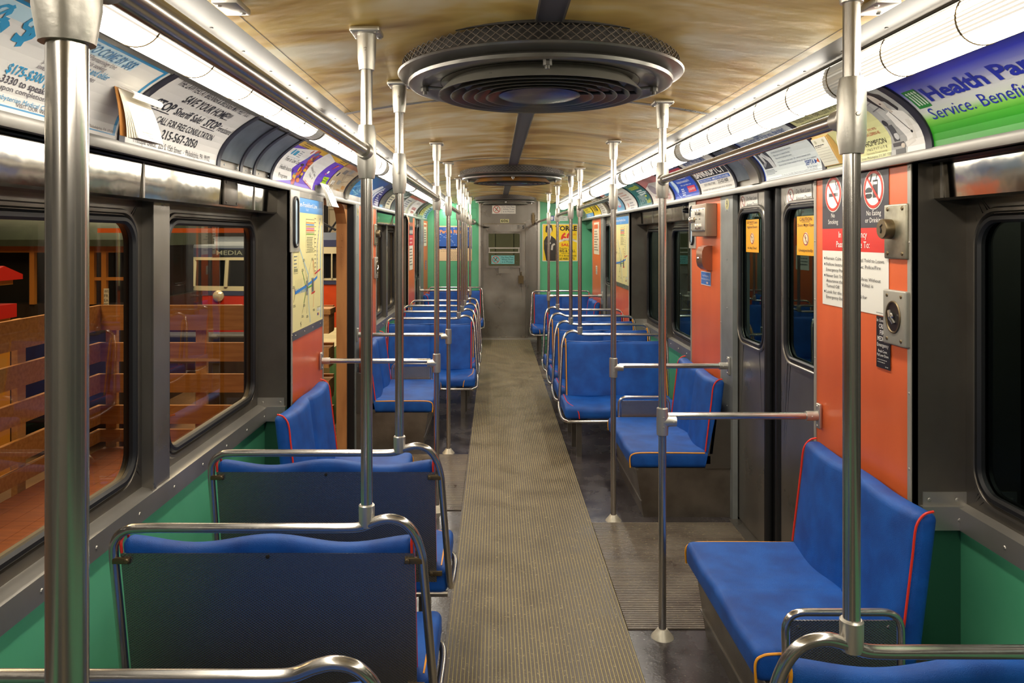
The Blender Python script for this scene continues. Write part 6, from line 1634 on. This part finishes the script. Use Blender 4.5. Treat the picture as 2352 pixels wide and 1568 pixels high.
# trolley with the MEDIA sign
CRM = mat('trolley_cream', 'c9c2a0', .35, 0, coat=.5); TRED = mat('trolley_red', 'c0301a', .3, 0, coat=.6); TBLU = mat('trolley_blue', '39405e', .3, 0, coat=.6); TGL = mat('trolley_dark_glass', '15181a', .1, 0, spec=.8)
TSIL = mat('trolley_silver_roof', '7f8a98', .3, .3)
root = thing('trolley', (-4.22, 13, -1.1), 'cream and red trolley with a MEDIA destination sign beyond the fence', 'trolley'); B = Vector(root.location); T = lambda v: v - B
def slab(z0, z1, mt, nm, grow=0, rr=.35, x0=-5.375, x1=-3.07, y0=13.0, par=root, TT=T):
    m = MB(T=TT)
    pts = fillet([(x0 - grow, y0 + 6, 0), (x0 - grow, y0 - grow, 0), ((x0 + x1) / 2, y0 - .16 - grow, 0), (x1 + grow, y0 - grow, 0), (x1 + grow, y0 + 6, 0)], rr, 8)
    n = len(pts); vs = [(p.x, p.y, z0) for p in pts] + [(p.x, p.y, z1) for p in pts]
    m.add(vs, [(i, (i + 1) % n, n + (i + 1) % n, n + i) for i in range(n)] + [tuple(range(n)), tuple(range(n, 2 * n))])
    return m.build(nm, mt, par)
slab(-.55, .68, TRED, 'lower_body'); slab(.68, .76, TBLU, 'belt_stripe', .01); slab(.76, .84, CRM, 'sill_band', .012); slab(.84, 1.29, TGL, 'windscreen', -.01); slab(1.29, 1.34, CRM, 'window_head', .012); slab(1.34, 1.50, TBLU, 'sign_band', .006)
m = MB(T=T); N = 10
for i in range(N):
    a0, a1 = PI / 2 * i / N, PI / 2 * (i + 1) / N
for i in range(8):
    g0 = .35 * (1 - math.cos(PI / 2 * i / 8)); g1 = .35 * (1 - math.cos(PI / 2 * (i + 1) / 8)); z0, z1 = 1.50 + .20 * math.sin(PI / 2 * i / 8), 1.50 + .20 * math.sin(PI / 2 * (i + 1) / 8)
    rows_ = []
    for g, z in ((g0, z0), (g1, z1)):
        rows_.append([(p.x, p.y, z) for p in fillet([(-5.375 + g, 19, 0), (-5.375 + g, 13 + g, 0), (-4.22, 12.84 + g, 0), (-3.07 - g, 13 + g, 0), (-3.07 - g, 19, 0)], .35, 8)])
    n = len(rows_[0]); m.add(rows_[0] + rows_[1], [(k, k + 1, n + k + 1, n + k) for k in range(n - 1)] + ([tuple(range(n, 2 * n))] if i == 7 else []))
m.build('roof', TSIL, root)
for xx in (-5.28, -4.66, -4.20, -3.74, -3.2):
    m = MB(T=T); yy = 13 - .16 * (1 - abs(xx + 4.22) / 1.15) - .02 + (.08 if abs(xx + 4.22) > 1 else 0)
    m.tube([(xx, yy, .83), (xx + .03, yy, 1.30)], .035, 6); m.build('window_post', CRM, root)
m = MB(T=T); m.lathe([(.10, 0), (.095, -.04), (.06, -.07), (0, -.08)], (-4.79, 12.92, .67), 'y', 20); m.build('headlight', mat('headlight_glass', 'd8ceb0', .15, .3), root)
m = MB(T=T); m.rbox(-5.05, -4.35, 12.82, 12.84, .50, .53, .008, k=1); m.build('bumper_trim', ALUM, root)
printed('destination_lettering', lambda u, v, off: Vector((-4.90 + u, 12.895 - off - u * .07, 1.355 + v)) - B, .62, .13, '20262a', [('t', 'MEDIA', .31, .028, .075, '8a9080', {'a': 'c', 'w': .46, 'b': .01})], None, None, parent=root)
# second trolley, seen through the open doorway
root2 = thing('trolley', (-2.4, 11, -1.1), 'orange-red trolley with barred windows, seen through the open doorway', 'trolley'); B2 = Vector(root2.location); T2 = lambda v: v - B2
kw = dict(x0=-3.0, x1=-1.85, y0=11.0, par=root2, TT=T2, rr=.3)
OR2 = mat('trolley_orange_red', 'cf4a1c', .4, 0, var=(5, 'a83812', .6), coat=.3)
slab(-.55, 1.0, OR2, 'lower_body', **kw); slab(1.0, 1.06, TBLU, 'belt_stripe', .01, **kw); slab(1.06, 1.09, CRM, 'sill_band', .014, **kw); slab(1.09, 1.45, TGL, 'window_band', -.02, **kw); slab(1.45, 1.55, CRM, 'window_head', .01, **kw); slab(1.55, 1.65, TBLU, 'blue_band', .012, **kw); slab(1.65, 1.76, TSIL, 'roof', -.12, **kw)
for i in range(8):
    m = MB(T=T2); xx = -2.9 + i * .13; m.tube([(xx, 10.86, 1.09), (xx, 10.86, 1.45)], .012, 6); m.build('window_bar', CRM, root2)
m = MB(T=T2)
for q in range(4): m.tube([(-2.7 + q * .2, 11.2, 1.76), (-2.6 + q * .2, 11.3, 1.90 + .04 * (q % 3)), (-2.4 + q * .2, 11.2, 1.80)], .02, 6)
m.build('roof_gear', RUBBER, root2)
# old dark tram at left
root3 = thing('old_tram', (-5.9, 9.2, -1.1), 'dark green-roofed old tram with orange window posts, behind the nearest left window', 'tram'); B3 = Vector(root3.location); T3 = lambda v: v - B3
m = MB(T=T3); m.prof_x([(9.2, 1.58), (9.2, 1.66), (9.35, 1.82), (9.7, 1.95), (10.4, 2.0), (11.4, 1.95), (11.8, 1.66), (11.8, 1.58)], -9.5, -4.45); m.build('roof', mat('tram_roof_green', '3c4638', .6, 0, var=(4, '2a3228', .7)), root3)
m = MB(T=T3); m.box(-9.4, -4.6, 9.35, 11.7, -.6, .85); m.build('body', mat('tram_dark_body', '2a2018', .5), root3, False)
m = MB(T=T3); m.box(-9.4, -4.7, 9.6, 11.6, .85, 1.58); m.build('interior', mat('tram_dark_inside', '100e0c', .6), root3, False)
TPO = mat('tram_orange_post', 'b8772c', .5)
for xx in (-8.6, -7.9, -7.2, -6.5, -5.8, -5.05, -4.9, -4.62):
    m = MB(T=T3); m.box(xx - .03, xx + .03, 9.32, 9.38, .85, 1.58); m.build('window_post', TPO, root3, False)
m = MB(T=T3); m.box(-9.4, -4.6, 9.33, 9.37, 1.50, 1.58); m.box(-5.05, -4.62, 9.33, 9.37, 1.15, 1.19); m.build('window_rail', TPO, root3, False)
printed('tall_sign', lambda u, v, off: Vector((-4.52 + u, 8.6 - off, .88 + v)), .06, .22, 'd8d4c4', [('t', s, .03, .17 - i * .052, .036, '2a2a2a', {'a': 'c', 'w': .048}) for i, s in enumerate(('WI', 'FR', 'EA', 'PE'))], 'narrow upright white sign with stacked black letters outside the left window', 'sign', base=.001)
m = MB(); m.box(-4.50, -4.48, 8.61, 8.63, -1.1, 1.1); o = m.build('sign_post', RUBBER, None, False); tag(o, 'thin dark post carrying the narrow white sign outside', 'post')
# red and yellow show wagon
root4 = thing('show_wagon', (-5.1, 7.4, -1.1), 'small red and yellow wagon with arches at the far left outside', 'wagon'); B4 = Vector(root4.location); T4 = lambda v: v - B4 + Vector((-.33, 0, 0))
WR = mat('wagon_red', 'b01c12', .35); WY = mat('wagon_yellow', 'b87a1c', .4)
m = MB(T=T4); m.prof_x([(7.3, 1.25), (7.3, 1.30), (7.6, 1.40), (7.9, 1.30), (7.9, 1.25)], -5.7, -4.68); m.build('roof', WR, root4, False)
m = MB(T=T4); m.box(-5.65, -4.72, 7.42, 7.8, 1.20, 1.27); m.build('cornice', WY, root4, False)
for i in range(6):
    m = MB(T=T4); xx = -5.62 + i * .175
    m.tube([(xx, 7.4, 1.08)] + [(xx + .0875 - .0875 * math.cos(PI * k / 6), 7.4, 1.14 + .06 * math.sin(PI * k / 6)) for k in range(7)] + [(xx + .175, 7.4, 1.08)] if i < 5 else [(xx, 7.4, 1.08), (xx, 7.4, 1.2)], .014, 6); m.tube([(xx, 7.4, 1.0), (xx, 7.4, 1.14)], .016, 6)
    m.build('arch', WY, root4)
m = MB(T=T4); m.prof_x([(7.25, .86), (7.3, 1.0), (7.8, 1.0), (7.8, .86)], -5.7, -4.68); m.build('skirt', WR, root4, False)
m = MB(T=T4); m.box(-5.6, -4.75, 7.35, 7.8, -.9, .86); m.build('body', WY, root4, False)
for xx in (-5.4, -4.95):
    m = MB(T=T4); m.lathe([(.0, 0), (.2, .0), (.2, .05), (0, .05)], (xx, 7.28, -.90), 'y', 20); m.build('wheel', WR, root4)
m = MB(); m.box(-4.3, -2.6, 8.05, 8.15, 1.74, 1.79); tag(m.build('orange_beam', mat('orange_beam_paint', 'd06018', .5), None, False), 'thin orange beam high behind the fence', 'beam')
m = MB(); m.box(3.4, 3.5, -3, 14, -1, 4); S('wall_backdrop', m, mat('black_backdrop', '15171a', .7), False)  # dark backdrop added outside to keep the right-hand windows black
